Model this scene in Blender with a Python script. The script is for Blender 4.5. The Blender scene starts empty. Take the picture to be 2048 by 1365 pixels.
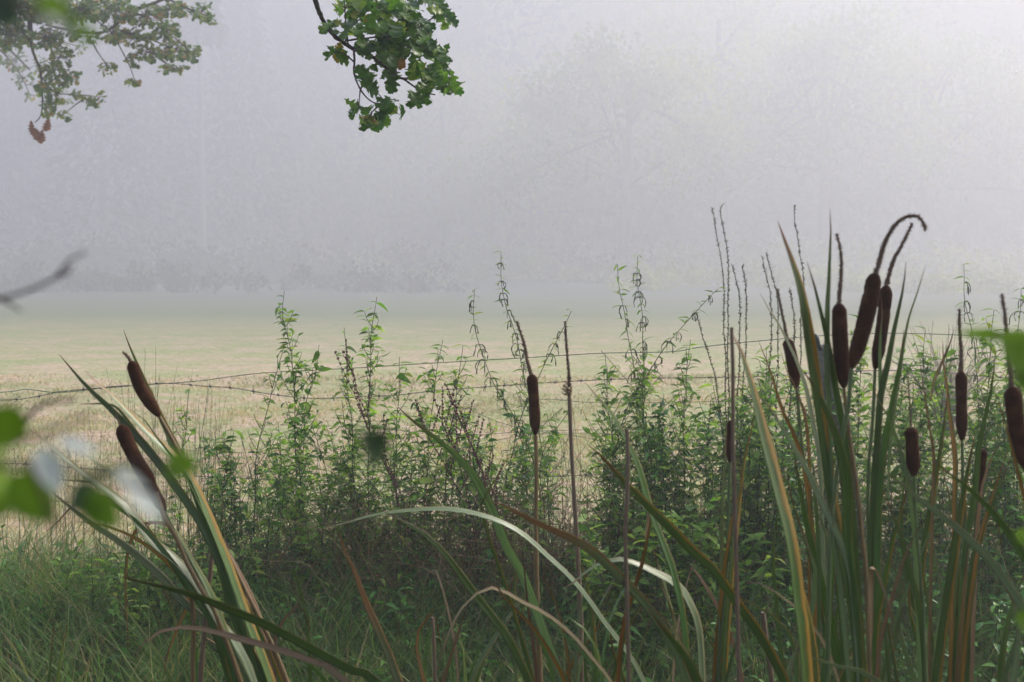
import bpy, math, random
import numpy as np
from mathutils import Vector
R = math.radians
random.seed(11); rng = np.random.default_rng(11)
scene = bpy.context.scene
COL = scene.collection

# ------------------------------------------------------------------ camera
EYE = 1.65; FPX = 2844.4; HOR = 556.0
PITCH = math.atan((682.5 - HOR) / FPX)
cd = bpy.data.cameras.new('camera'); cam = bpy.data.objects.new('camera', cd); COL.objects.link(cam)
cam.location = (0, 0, EYE); cam.rotation_euler = (math.pi/2 - PITCH, 0, 0)
cd.lens = 50; cd.sensor_width = 36; cd.clip_start = 0.05; cd.clip_end = 3000
cd.dof.use_dof = True; cd.dof.focus_distance = 5.0; cd.dof.aperture_fstop = 7.0
scene.camera = cam

# ------------------------------------------------------------------ light
SUN_EL, SUN_AZ = R(40), R(52)          # azimuth measured from +Y towards +X
world = bpy.data.worlds.new('World'); scene.world = world; world.use_nodes = True
wn = world.node_tree; bg = wn.nodes['Background']
sky = wn.nodes.new('ShaderNodeTexSky'); sky.sky_type = 'NISHITA'; sky.sun_disc = False
sky.sun_elevation = SUN_EL; sky.sun_rotation = SUN_AZ; sky.air_density = 1.0; sky.dust_density = 3.0; sky.ozone_density = 1.2
wn.links.new(sky.outputs[0], bg.inputs[0]); bg.inputs[1].default_value = 0.145
sd = bpy.data.lights.new('sun', 'SUN'); sun = bpy.data.objects.new('sun', sd); COL.objects.link(sun)
sd.energy = 1.8; sd.angle = R(14); sd.color = (1.0, 0.93, 0.84)
sdir = Vector((math.sin(SUN_AZ)*math.cos(SUN_EL), math.cos(SUN_AZ)*math.cos(SUN_EL), math.sin(SUN_EL)))
sun.rotation_euler = sdir.to_track_quat('Z', 'Y').to_euler(); sun.location = (20, 30, 60)
scene.view_settings.view_transform = 'Standard'; scene.view_settings.look = 'None'
scene.view_settings.exposure = 0.9; scene.view_settings.gamma = 1
cy = scene.cycles
cy.max_bounces = 8; cy.diffuse_bounces = 3; cy.glossy_bounces = 2; cy.transmission_bounces = 4
cy.volume_bounces = 4; cy.transparent_max_bounces = 8; cy.use_denoising = True
cy.sample_clamp_indirect = 4

# ------------------------------------------------------------------ helpers
cT, sT = math.cos(PITCH), math.sin(PITCH)
def at(px, py, Y):
    dx = (px - 1024) / FPX; dy = (682.5 - py) / FPX
    d = np.array([dx, cT + dy*sT, -sT + dy*cT]); d *= Y / d[1]
    return d + np.array([0, 0, EYE])

def tag(o, label=None, cat=None, group=None, kind=None):
    if label: o['label'] = label
    if cat: o['category'] = cat
    if group: o['group'] = group
    if kind: o['kind'] = kind
    return o
def empty(name, loc, label, cat, group=None):
    o = bpy.data.objects.new(name, None); COL.objects.link(o); o.location = tuple(loc)
    o.empty_display_size = 0.05
    return tag(o, label, cat, group)

class MB:
    """collects triangles / quads with uv and a random value, builds one mesh"""
    def __init__(s): s.v = []; s.f4 = []; s.f3 = []; s.a = []; s.b = []; s.n = 0
    def add(s, v, f, rnd=None, t=None):
        v = np.asarray(v, float).reshape(-1, 3); f = np.asarray(f, int)
        if len(v) == 0 or len(f) == 0: return
        s.v.append(v); (s.f4 if f.shape[1] == 4 else s.f3).append(f + s.n)
        s.a.append(np.full(len(v), 0.5) if rnd is None else np.broadcast_to(rnd, (len(v),)))
        s.b.append(np.zeros(len(v)) if t is None else np.broadcast_to(t, (len(v),)))
        s.n += len(v)
    def build(s, name, mat, parent=None, smooth=True, label=None, kind=None):
        me = bpy.data.meshes.new(name)
        v = np.concatenate(s.v) if s.v else np.zeros((0, 3))
        off = np.zeros(3)
        q = parent
        while q is not None: off = off + np.array(q.location); q = q.parent
        v = v - off
        f3 = np.concatenate(s.f3) if s.f3 else np.zeros((0, 3), int)
        f4 = np.concatenate(s.f4) if s.f4 else np.zeros((0, 4), int)
        me.vertices.add(len(v)); me.vertices.foreach_set('co', v.ravel())
        nl = len(f3)*3 + len(f4)*4
        me.loops.add(nl); me.loops.foreach_set('vertex_index', np.concatenate([f3.ravel(), f4.ravel()]))
        me.polygons.add(len(f3)+len(f4))
        me.polygons.foreach_set('loop_start', np.concatenate([np.arange(len(f3))*3, len(f3)*3 + np.arange(len(f4))*4]))
        me.update(calc_edges=True)
        me.polygons.foreach_set('use_smooth', np.full(len(me.polygons), smooth))
        A = me.attributes.new('rnd', 'FLOAT', 'POINT'); A.data.foreach_set('value', np.concatenate(s.a))
        B = me.attributes.new('along', 'FLOAT', 'POINT'); B.data.foreach_set('value', np.concatenate(s.b))
        me.materials.append(mat); me.validate()
        o = bpy.data.objects.new(name, me); COL.objects.link(o)
        if parent is not None: o.parent = parent
        if label: o['label'] = label
        if kind: o['kind'] = kind
        return o

def norm(a): return a / np.maximum(np.linalg.norm(a, axis=-1, keepdims=True), 1e-9)
def smooth_path(P, n):
    """Catmull-Rom through the points, n samples"""
    P = np.asarray(P, float)
    if len(P) == 2: return P[0] + (P[1]-P[0])*np.linspace(0, 1, n)[:, None]
    Q = np.vstack([2*P[0]-P[1], P, 2*P[-1]-P[-2]])
    seg = np.linalg.norm(np.diff(P, axis=0), axis=1); c = np.concatenate([[0], np.cumsum(seg)]); c /= c[-1]
    out = []
    for u in np.linspace(0, 1, n):
        i = min(max(np.searchsorted(c, u, 'right')-1, 0), len(P)-2)
        t = (u-c[i])/max(c[i+1]-c[i], 1e-9)
        p0, p1, p2, p3 = Q[i], Q[i+1], Q[i+2], Q[i+3]
        out.append(.5*((2*p1)+(-p0+p2)*t+(2*p0-5*p1+4*p2-p3)*t*t+(-p0+3*p1-3*p2+p3)*t**3))
    return np.array(out)
def frames(C):
    T = norm(np.gradient(C, axis=0))
    ref = np.array([0.0, -1.0, 0.0]); S = norm(np.cross(T, ref)); N = np.cross(S, T)
    return T, S, N
def tube(mb, C, r, k=6, rnd=.5, cap=True, t0=0, t1=1):
    C = np.asarray(C, float); n = len(C); r = np.broadcast_to(r, (n,)) if np.ndim(r) < 2 else r
    T = norm(np.gradient(C, axis=0))
    ref = np.array([.13, -1.0, .07]); S = np.cross(T, ref)
    bad = np.linalg.norm(S, axis=1) < .1
    if bad.any(): S[bad] = np.cross(T[bad], np.array([1., 0, 0]))
    S = norm(S); N = np.cross(S, T)
    a = np.linspace(0, 2*math.pi, k, endpoint=False)
    rr = r[:, None] if np.ndim(r) == 1 else r
    V = C[:, None] + (S[:, None]*np.cos(a)[None, :, None] + N[:, None]*np.sin(a)[None, :, None])*rr[..., None]
    i, j = np.meshgrid(np.arange(n-1), np.arange(k), indexing='ij'); j2 = (j+1) % k
    F = np.stack([i*k+j, i*k+j2, (i+1)*k+j2, (i+1)*k+j], -1).reshape(-1, 4)
    base = mb.n
    mb.add(V.reshape(-1, 3), F, rnd, np.repeat(np.linspace(t0, t1, n), k))
    if cap:
        for e, idx in ((C[0], 0), (C[-1], n-1)):
            q = np.vstack([V[idx], e]); mb.add(q, [[m, (m+1) % k, k] for m in range(k)], rnd, t0 if idx == 0 else t1)

def leaf_proto(n=4, w=.3, fold=.25, droop=.3, tip=1.5):
    """leaf lying along +x, unit length: midrib and two edges"""
    x = np.linspace(0, 1, n+1); half = w*np.sin(np.pi*x**(1/tip*1.0))**.8*.5; half[0] = .01; half[-1] = .002
    z = -droop*x*x
    V = np.concatenate([np.stack([x, half*0, z], 1), np.stack([x, half, z+half*fold], 1), np.stack([x, -half, z+half*fold], 1)])
    F = []
    m = n+1
    for i in range(n): F += [[i, i+1, m+i+1, m+i], [i, 2*m+i, 2*m+i+1, i+1]]
    return V, np.array(F), np.concatenate([x, x, x])
def oak_proto():
    # lobed outline: (x along, half width)
    o = [(0, .012), (.10, .03), (.16, .12), (.22, .15), (.27, .08), (.33, .09), (.38, .21), (.46, .25), (.50, .14), (.55, .13),
         (.60, .27), (.68, .29), (.71, .16), (.76, .15), (.82, .23), (.89, .19), (.91, .10), (.97, .10), (1.0, .0)]
    x = np.array([p[0] for p in o]); h = np.array([p[1] for p in o]); z = -.18*x*x
    m = len(o)
    V = np.concatenate([np.stack([x, h*0, z], 1), np.stack([x+h*.25, h, z+h*.3+.04*np.sin(x*19)], 1), np.stack([x+h*.25, -h, z+h*.3+.04*np.sin(x*17+1)], 1)])
    F = []
    for i in range(m-1): F += [[i, i+1, m+i+1, m+i], [i, 2*m+i, 2*m+i+1, i+1]]
    return V, np.array(F), np.concatenate([x, x, x])
P_MINT = leaf_proto(4, .42, .3, .35, 1.6)
P_LANCE = leaf_proto(4, .26, .3, .4, 1.5)
P_OVAL = leaf_proto(6, .62, .25, .2, 1.3)
P_TINY = leaf_proto(2, .5, .3, .2, 1.3)
P_OAK = oak_proto()
def scatter(mb, proto, P, D, Nn, L, rnd=None):
    """instances baked into one mesh: position, direction, rough normal, length"""
    V, F, t = proto
    P = np.asarray(P, float).reshape(-1, 3); k = len(P)
    if not k: return
    D = norm(np.asarray(D, float)); B = norm(np.cross(Nn, D)); Nn = np.cross(D, B)
    L = np.broadcast_to(L, (k,))
    W = P[:, None] + L[:, None, None]*(V[None, :, 0:1]*D[:, None] + V[None, :, 1:2]*B[:, None] + V[None, :, 2:3]*Nn[:, None])
    m = len(V); FF = (F[None] + (np.arange(k)*m)[:, None, None]).reshape(-1, F.shape[1])
    if rnd is None: rnd = rng.random(k)
    mb.add(W.reshape(-1, 3), FF, np.repeat(np.broadcast_to(rnd, (k,)), m), np.tile(t, k))
def rdir(k, up=0.0, s=1.0):
    d = rng.normal(size=(k, 3)); d[:, 2] = d[:, 2]*s + up
    return norm(d)
def blades(mb, P, L, W, lean, az, bend, n=5, rnd=None, drop=None):
    """many grass blades as narrow ribbons"""
    k = len(P); t = np.linspace(0, 1, n+1)
    L = np.broadcast_to(L, (k,)); W = np.broadcast_to(W, (k,)); lean = np.broadcast_to(lean, (k,)); bend = np.broadcast_to(bend, (k,))
    H = np.stack([np.cos(az), np.sin(az), az*0], 1)
    ang = lean[:, None] + bend[:, None]*t[None]          # angle from vertical along the blade
    ds = L[:, None]/n
    hx = np.concatenate([np.zeros((k, 1)), np.cumsum(np.sin(ang[:, :-1])*ds, 1)], 1)
    hz = np.concatenate([np.zeros((k, 1)), np.cumsum(np.cos(ang[:, :-1])*ds, 1)], 1)
    C = P[:, None] + H[:, None]*hx[..., None]; C[..., 2] += hz
    tw = rng.random(k)*math.pi
    S = np.stack([np.cos(tw), np.sin(tw), tw*0], 1)
    w = W[:, None]*np.minimum(1, (1-t)[None]*2.2+.03)*.5
    V = np.stack([C - S[:, None]*w[..., None], C + S[:, None]*w[..., None]], 2)      # k,n+1,2,3
    i = np.arange(n)*2; F = np.stack([i, i+1, i+3, i+2], 1)
    FF = (F[None] + (np.arange(k)*(2*(n+1)))[:, None, None]).reshape(-1, 4)
    if rnd is None: rnd = rng.random(k)
    mb.add(V.reshape(-1, 3), FF, np.repeat(rnd, 2*(n+1)), np.tile(np.repeat(t, 2), k))

# ------------------------------------------------------------------ materials
def mat(name):
    m = bpy.data.materials.new(name); m.use_nodes = True; nt = m.node_tree
    return m, nt, nt.nodes['Principled BSDF']
def ramp(nt, stops, fac, interp='LINEAR'):
    n = nt.nodes.new('ShaderNodeValToRGB'); e = n.color_ramp.elements; n.color_ramp.interpolation = interp
    e[0].position = stops[0][0]; e[0].color = (*stops[0][1], 1); e[1].position = stops[-1][0]; e[1].color = (*stops[-1][1], 1)
    for p, c in stops[1:-1]: x = e.new(p); x.color = (*c, 1)
    nt.links.new(fac, n.inputs[0]); return n.outputs[0]
def attr(nt, name):
    n = nt.nodes.new('ShaderNodeAttribute'); n.attribute_name = name; return n.outputs['Fac']
def noise(nt, scale, detail=3, vec=None, rough=.5):
    n = nt.nodes.new('ShaderNodeTexNoise'); n.inputs['Scale'].default_value = scale; n.inputs['Detail'].default_value = detail; n.inputs['Roughness'].default_value = rough
    if vec is None:
        tc = nt.nodes.new('ShaderNodeTexCoord'); vec = tc.outputs['Object']
    nt.links.new(vec, n.inputs['Vector']); return n.outputs[0]
def mth(nt, op, a, b=None, clamp=False):
    n = nt.nodes.new('ShaderNodeMath'); n.operation = op; n.use_clamp = clamp
    for i, x in enumerate((a, b)):
        if x is None: continue
        if isinstance(x, (int, float)): n.inputs[i].default_value = x
        else: nt.links.new(x, n.inputs[i])
    return n.outputs[0]
def mix(nt, f, a, b, mode='MIX'):
    n = nt.nodes.new('ShaderNodeMix'); n.data_type = 'RGBA'; n.blend_type = mode
    for i, x in ((0, f), (6, a), (7, b)):
        if isinstance(x, (int, float)): n.inputs[i].default_value = x
        elif isinstance(x, tuple): n.inputs[i].default_value = (*x, 1)
        else: nt.links.new(x, n.inputs[i])
    return n.outputs[2]
def leafy(nt, bsdf, colr, transl=.35, gain=(1.3, 1.4, .7)):
    """thin leaf: part of the light passes through"""
    out = nt.nodes['Material Output']; tr = nt.nodes.new('ShaderNodeBsdfTranslucent'); ms = nt.nodes.new('ShaderNodeMixShader')
    c2 = mix(nt, 1.0, colr, gain, 'MULTIPLY'); nt.links.new(c2, tr.inputs[0])
    ms.inputs[0].default_value = transl
    nt.links.new(bsdf.outputs[0], ms.inputs[1]); nt.links.new(tr.outputs[0], ms.inputs[2]); nt.links.new(ms.outputs[0], out.inputs[0])
def leaf_mat(name, stops, rough=.45, transl=.35, spec=.4, scale=40, tipc=None, gain=(1.3, 1.4, .7)):
    m, nt, b = mat(name)
    c = ramp(nt, stops, attr(nt, 'rnd'))
    nz = noise(nt, scale, 3)
    c = mix(nt, mth(nt, 'MULTIPLY', nz, .55), c, (.012, .02, .008)) if False else mix(nt, 1.0, c, ramp(nt, [(.3, (.7, .7, .7)), (.7, (1.25, 1.25, 1.2))], nz), 'MULTIPLY')
    if tipc: c = mix(nt, ramp(nt, [(.8, (0, 0, 0)), (.97, (1, 1, 1))], attr(nt, 'along')), c, tipc)
    nt.links.new(c, b.inputs['Base Color']); b.inputs['Roughness'].default_value = rough; b.inputs['Specular IOR Level'].default_value = spec
    leafy(nt, b, c, transl, gain); return m
def bark_mat(name, c1, c2, scale=30, rough=.85, bump=.4):
    m, nt, b = mat(name); nz = noise(nt, scale, 5, rough=.65)
    c = ramp(nt, [(.35, c1), (.65, c2)], nz); nt.links.new(c, b.inputs['Base Color']); b.inputs['Roughness'].default_value = rough
    bp = nt.nodes.new('ShaderNodeBump'); bp.inputs['Strength'].default_value = bump; bp.inputs['Distance'].default_value = .01
    nt.links.new(nz, bp.inputs['Height']); nt.links.new(bp.outputs[0], b.inputs['Normal']); return m

def blade_mat(name, body, edge, tip, edge_amt, tip_start, blotch=.25, rough=.3, transl=.34):
    """cattail blade: fine parallel veins, coloured margin, dying tip.  'rnd' = across (0..1), 'along' = base 0 .. tip 1"""
    m, nt, b = mat(name)
    ac, al = attr(nt, 'rnd'), attr(nt, 'along')
    cx = nt.nodes.new('ShaderNodeCombineXYZ'); nt.links.new(mth(nt, 'MULTIPLY', ac, 16.), cx.inputs[0]); nt.links.new(mth(nt, 'MULTIPLY', al, 6.), cx.inputs[1])
    oi = nt.nodes.new('ShaderNodeObjectInfo'); nt.links.new(mth(nt, 'MULTIPLY', oi.outputs['Random'], 50.), cx.inputs[2])
    veins = noise(nt, 1.0, 2, cx.outputs[0])
    c = mix(nt, 1.0, ramp(nt, [(0, body[0]), (.5, body[1]), (1, body[2])], al), ramp(nt, [(.32, (.55, .58, .5)), (.68, (1.35, 1.3, 1.2))], veins), 'MULTIPLY')
    hv = nt.nodes.new('ShaderNodeHueSaturation'); nt.links.new(c, hv.inputs['Color'])
    nt.links.new(mth(nt, 'ADD', mth(nt, 'MULTIPLY', oi.outputs['Random'], .5), .75), hv.inputs['Value'])
    nt.links.new(mth(nt, 'ADD', mth(nt, 'MULTIPLY', oi.outputs['Random'], .03), .485), hv.inputs['Hue']); c = hv.outputs[0]
    # margin on one side, wandering along the blade
    cv = nt.nodes.new('ShaderNodeCombineXYZ'); nt.links.new(mth(nt, 'MULTIPLY', al, 11.), cv.inputs[0]); nt.links.new(mth(nt, 'MULTIPLY', oi.outputs['Random'], 90.), cv.inputs[1])
    wv = noise(nt, 1.2, 4, cv.outputs[0])
    d = mth(nt, 'ADD', mth(nt, 'SUBTRACT', ac, 1.0), mth(nt, 'MULTIPLY', wv, edge_amt))
    c = mix(nt, ramp(nt, [(.0, (0, 0, 0)), (.10, (1, 1, 1))], mth(nt, 'MAXIMUM', d, 0.)), c, edge)
    tipf = mth(nt, 'ADD', al, mth(nt, 'MULTIPLY', mth(nt, 'SUBTRACT', wv, .5), .12))
    c = mix(nt, ramp(nt, [(tip_start, (0, 0, 0)), (min(.995, tip_start+.07), (1, 1, 1))], tipf), c, tip)
    tc = nt.nodes.new('ShaderNodeTexCoord'); bl = noise(nt, 55, 3, tc.outputs['Object'])
    c = mix(nt, ramp(nt, [(.66, (0, 0, 0)), (.74, (blotch,)*3)], bl), c, (.09, .035, .012))
    nt.links.new(c, b.inputs['Base Color']); b.inputs['Roughness'].default_value = rough; b.inputs['Specular IOR Level'].default_value = .55
    bp = nt.nodes.new('ShaderNodeBump'); bp.inputs['Strength'].default_value = .35; bp.inputs['Distance'].default_value = .001
    nt.links.new(veins, bp.inputs['Height']); nt.links.new(bp.outputs[0], b.inputs['Normal'])
    leafy(nt, b, c, transl, (1.2, 1.3, .6)); return m

G1, G2, G3 = (.17, .27, .07), (.13, .25, .07), (.14, .23, .04)
BM = {
 'g': blade_mat('cattail_green', (G1, G2, G3), (.20, .19, .04), (.20, .07, .02), .38, .93),
 'p': blade_mat('cattail_grey_green', ((.24, .33, .17), (.27, .36, .22), (.23, .30, .12)), (.24, .20, .10), (.26, .12, .06), .3, .92, rough=.32),
 'y': blade_mat('cattail_yellow_margin', ((.16, .23, .05), (.12, .22, .05), (.15, .22, .04)), (.38, .24, .04), (.25, .07, .02), .58, .92, .5),
 'b': blade_mat('cattail_brown', ((.24, .145, .07), (.30, .18, .085), (.32, .18, .08)), (.22, .13, .06), (.10, .04, .02), .5, .92, .4, .6, .15),
 't': blade_mat('cattail_tan', ((.42, .31, .18), (.46, .34, .21), (.42, .30, .18)), (.22, .12, .07), (.20, .10, .05), .4, .90, .4, .6, .2),
 'o': blade_mat('cattail_orange', ((.24, .17, .04), (.40, .20, .03), (.38, .18, .03)), (.12, .15, .03), (.22, .07, .02), .6, .93, .4, .45, .25),
 'm': blade_mat('cattail_half_brown', ((.20, .27, .17), (.18, .24, .12), (.16, .16, .06)), (.27, .16, .05), (.30, .16, .06), .5, .76, .5),
}
def head_mat():
    m, nt, b = mat('cattail_velvet'); nz = noise(nt, 420, 3); nz2 = noise(nt, 26, 3)
    c = mix(nt, ramp(nt, [(.35, (0, 0, 0)), (.75, (.8, .8, .8))], nz), (.030, .011, .006), (.105, .040, .016))
    c = mix(nt, ramp(nt, [(.5, (0, 0, 0)), (.72, (.65, .65, .65))], nz2), c, (.13, .055, .024))
    nt.links.new(c, b.inputs['Base Color']); b.inputs['Roughness'].default_value = .95; b.inputs['Specular IOR Level'].default_value = .1
    b.inputs['Sheen Weight'].default_value = .02; b.inputs['Sheen Tint'].default_value = (.8, .45, .3, 1)
    bp = nt.nodes.new('ShaderNodeBump'); bp.inputs['Strength'].default_value = .7; bp.inputs['Distance'].default_value = .002
    nt.links.new(nz, bp.inputs['Height']); nt.links.new(bp.outputs[0], b.inputs['Normal']); return m
M_HEAD = head_mat()
M_MALE = bark_mat('cattail_spent_spike', (.09, .045, .028), (.30, .19, .12), 500)
def stem_mat(name, lo, hi):
    m, nt, b = mat(name); al = attr(nt, 'along'); nz = noise(nt, 60, 4)
    tcn = nt.nodes.new('ShaderNodeTexCoord'); mp = nt.nodes.new('ShaderNodeMapping'); mp.inputs['Scale'].default_value = (400, 400, 8)
    nt.links.new(tcn.outputs['Object'], mp.inputs[0]); fib = noise(nt, 1, 2, mp.outputs[0])
    c = mix(nt, 1.0, ramp(nt, [(.25, lo), (.6, hi)], mth(nt, 'ADD', al, mth(nt, 'MULTIPLY', mth(nt, 'SUBTRACT', nz, .5), .6))), ramp(nt, [(.3, (.65, .65, .65)), (.7, (1.25, 1.25, 1.25))], fib), 'MULTIPLY')
    nt.links.new(c, b.inputs['Base Color']); b.inputs['Roughness'].default_value = .5; return m
M_STEM_G = stem_mat('cattail_stem_green', (.16, .10, .05), (.12, .17, .05))
M_STEM_B = stem_mat('cattail_stem_brown', (.26, .15, .07), (.22, .14, .05))
M_STEM_T = stem_mat('cattail_stem_grey', (.34, .27, .17), (.20, .13, .08))
M_HERB = leaf_mat('herb_leaf', [(0, (.06, .13, .025)), (.35, (.13, .27, .04)), (.75, (.30, .46, .09)), (.93, (.42, .52, .13)), (.965, (.34, .30, .05)), (1, (.14, .07, .04))], .5, .5)
M_HERBD = leaf_mat('herb_leaf_dark', [(0, (.03, .10, .025)), (.4, (.07, .21, .035)), (.8, (.18, .40, .06)), (1, (.10, .05, .03))], .42, .3)
M_NETTLE = leaf_mat('nettle_leaf', [(0, (.08, .17, .03)), (.6, (.18, .32, .05)), (.85, (.32, .42, .08)), (1, (.42, .36, .07))], .5, .42)
M_HSTEM = bark_mat('herb_stem', (.05, .06, .03), (.10, .11, .05), 80)
M_RSTEM = bark_mat('herb_stem_red', (.08, .035, .03), (.15, .075, .055), 80)
M_TASSEL = bark_mat('nettle_tassel', (.03, .04, .025), (.08, .10, .055), 300)
M_SEED = bark_mat('seed_capsule', (.07, .055, .03), (.17, .15, .08), 200)
M_RSEED = bark_mat('red_brown_seed', (.07, .025, .022), (.22, .09, .07), 200)
M_OAK = leaf_mat('oak_leaf', [(0, (.035, .10, .02)), (.4, (.065, .165, .025)), (.8, (.13, .26, .035)), (.95, (.25, .35, .04)), (.985, (.30, .22, .03)), (1, (.18, .06, .02))], .36, .45, .5, 60)
M_OAKF = leaf_mat('oak_leaf_pale', [(0, (.05, .10, .03)), (.5, (.09, .17, .035)), (.85, (.20, .26, .05)), (.95, (.32, .24, .07)), (1, (.30, .14, .06))], .5, .35)
M_DEADLEAF = leaf_mat('dead_leaf', [(0, (.16, .05, .03)), (1, (.26, .10, .05))], .7, .2)
M_BARK = bark_mat('oak_bark', (.035, .022, .018), (.10, .07, .055), 60)
M_WIRE = bark_mat('wire_green', (.03, .09, .06), (.09, .19, .13), 40, .5, .1)
M_BARB = bark_mat('wire_barbed', (.05, .055, .055), (.12, .12, .12), 60, .5, .1)
M_POST = bark_mat('post_wood', (.10, .085, .07), (.26, .23, .19), 45)
M_RUBBER = bark_mat('insulator_plastic', (.01, .025, .022), (.02, .04, .035), 20, .4, .05)
M_GRASS = leaf_mat('grass_blade', [(0, (.04, .085, .025)), (.3, (.10, .20, .05)), (.6, (.20, .34, .09)), (.74, (.36, .34, .16)), (.88, (.46, .34, .19)), (1, (.16, .09, .05))], .5, .25, .4, 8)
M_RUSH = leaf_mat('rush_stem', [(0, (.04, .10, .04)), (.6, (.10, .17, .06)), (.8, (.30, .24, .12)), (.9, (.36, .25, .14)), (.96, (.24, .14, .07)), (1, (.16, .085, .045))], .5, .2)
M_STUB = leaf_mat('meadow_stubble', [(0, (.16, .20, .07)), (.3, (.34, .31, .16)), (.6, (.55, .40, .25)), (1, (.68, .54, .37))], .7, .25, .2, 3)

# ------------------------------------------------------------------ ground
def gh(x, y):
    d = np.clip((np.asarray(y)-1.4)/1.2, 0, 1) * np.clip((6.75-np.asarray(y))/1.5, 0, 1); d = d*d*(3-2*d)
    h = -.38*d + .02*np.sin(np.asarray(x)*1.3+y*.7) + .015*np.sin(np.asarray(x)*3.1-y*2.3)
    yf = np.clip((np.asarray(y)-70)/90, 0, 1); h = h + yf*yf*(1.1+.55*np.sin(np.asarray(x)*.05+1.2)+.35*np.sin(np.asarray(x)*.13)+.2*np.sin(np.asarray(x)*.31+y*.1))
    return h
def sheet():
    xs = np.concatenate([np.linspace(-290, -12, 90)[:-1], np.linspace(-12, 12, 120), np.linspace(12, 290, 90)[1:]])
    ys = np.concatenate([np.linspace(-60, -2, 12)[:-1], np.linspace(-2, 16, 100), np.linspace(16, 290, 80)[1:]])
    X, Y = np.meshgrid(xs, ys); Z = gh(X, Y)
    mb = MB(); n, m = X.shape; i, j = np.meshgrid(np.arange(n-1), np.arange(m-1), indexing='ij')
    F = np.stack([i*m+j, i*m+j+1, (i+1)*m+j+1, (i+1)*m+j], -1).reshape(-1, 4)
    mb.add(np.stack([X, Y, Z], -1).reshape(-1, 3), F)
    m_, nt, b = mat('meadow_ground')
    tc = nt.nodes.new('ShaderNodeTexCoord'); v = tc.outputs['Object']
    a = noise(nt, .55, 6, v, .65); f = noise(nt, 9, 6, v, .7); g = noise(nt, .09, 3, v); d2 = noise(nt, 2.2, 5, v, .7)
    straw = ramp(nt, [(.35, (.34, .23, .15)), (.5, (.52, .38, .26)), (.65, (.70, .56, .42))], f)
    grn = ramp(nt, [(.35, (.16, .22, .06)), (.65, (.38, .44, .17))], f)
    c = mix(nt, ramp(nt, [(.42, (0, 0, 0)), (.56, (.8, .8, .8))], mth(nt, 'ADD', mth(nt, 'MULTIPLY', a, .6), mth(nt, 'MULTIPLY', d2, .4))), straw, grn)
    c = mix(nt, ramp(nt, [(.5, (0, 0, 0)), (.65, (.5, .5, .5))], g), c, grn)
    sx = nt.nodes.new('ShaderNodeSeparateXYZ'); nt.links.new(v, sx.inputs[0])
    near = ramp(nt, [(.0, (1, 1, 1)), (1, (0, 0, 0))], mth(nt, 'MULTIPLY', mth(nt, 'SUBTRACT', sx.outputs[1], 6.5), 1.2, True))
    far = ramp(nt, [(.0, (0, 0, 0)), (1, (1, 1, 1))], mth(nt, 'MULTIPLY', mth(nt, 'SUBTRACT', sx.outputs[1], 26.), .027, True))
    c = mix(nt, mth(nt, 'MULTIPLY', far, .9), c, mix(nt, g, (.10, .13, .07), (.15, .18, .09)))
    margin = ramp(nt, [(.0, (0, 0, 0)), (1, (1, 1, 1))], mth(nt, 'MULTIPLY', mth(nt, 'SUBTRACT', sx.outputs[1], 55.), .015, True))
    c = mix(nt, margin, c, (.06, .075, .055))  # far strip darkened in colour to melt into the wood's shaded foot
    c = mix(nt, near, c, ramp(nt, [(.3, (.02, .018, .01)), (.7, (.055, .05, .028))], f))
    nt.links.new(c, b.inputs['Base Color']); b.inputs['Roughness'].default_value = .95; b.inputs['Specular IOR Level'].default_value = .1
    bp = nt.nodes.new('ShaderNodeBump'); bp.inputs['Strength'].default_value = .6; bp.inputs['Distance'].default_value = .08
    nt.links.new(f, bp.inputs['Height']); nt.links.new(bp.outputs[0], b.inputs['Normal'])
    tag(mb.build('ground', m_), kind='structure')
sheet()

# ------------------------------------------------------------------ far trees in the fog
def crown_faces(mb, centers, rad, n, size, zs=.75):
    for c, r in zip(centers, rad):
        k = n; p = c + rdir(k)*(rng.random((k, 1))**.45)*np.array([r, r, r*zs])
        base = rng.random()*.55
        scatter(mb, P_TINY, p, rdir(k), rdir(k, .8), size*(.6+.8*rng.random(k)), base + .45*rng.random(k))
M_FARLEAF = leaf_mat('broadleaf_far', [(0, (.13, .15, .06)), (.5, (.20, .22, .08)), (1, (.33, .33, .13))], 1, .5, .0, .03)
M_FARDARK = leaf_mat('spruce_far', [(0, (.04, .055, .042)), (1, (.055, .07, .052))], 1, .5, .0, .03, gain=(1, 1, 1))
M_TRUNKF = bark_mat('far_bark', (.05, .04, .035), (.12, .10, .085), 4)
M_TRUNKP = bark_mat('far_pale_bark', (.12, .11, .11), (.18, .17, .16), 4)
def broadleaf(x, y, h, cr, label, n=48, group='trees fading into the fog'):
    t = empty('broadleaf_tree', (x, y, 0), label, 'tree', group)
    tk = MB(); lean = rng.normal(size=2)*.03*h
    C = smooth_path([(x, y, -.2), (x+lean[0]*.5, y, h*.3), (x+lean[0], y+lean[1], h*.8)], 9); tube(tk, C, np.linspace(h*.028, h*.006, 9), 8)
    cen = []; rad = []
    for i in range(n):
        d = rdir(1)[0]; d[2] = abs(d[2])*1.2-.35; q = np.array([x, y, h*.52]) + d*np.array([cr, cr, h*.46])*(.55+.45*rng.random())
        cen.append(q); rad.append(cr*(.16+.14*rng.random()))
    for i in range(0, n, 5):
        s = C[4+i % 4]; tube(tk, smooth_path([s, (s+cen[i])/2+np.array([0, 0, .3]), cen[i]], 5), np.linspace(h*.009, .03, 5), 5)
    tk.build('trunk', M_TRUNKF, t)
    mb = MB(); crown_faces(mb, cen, rad, 110, .75); mb.build('crown', M_FARLEAF, t, False)
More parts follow.
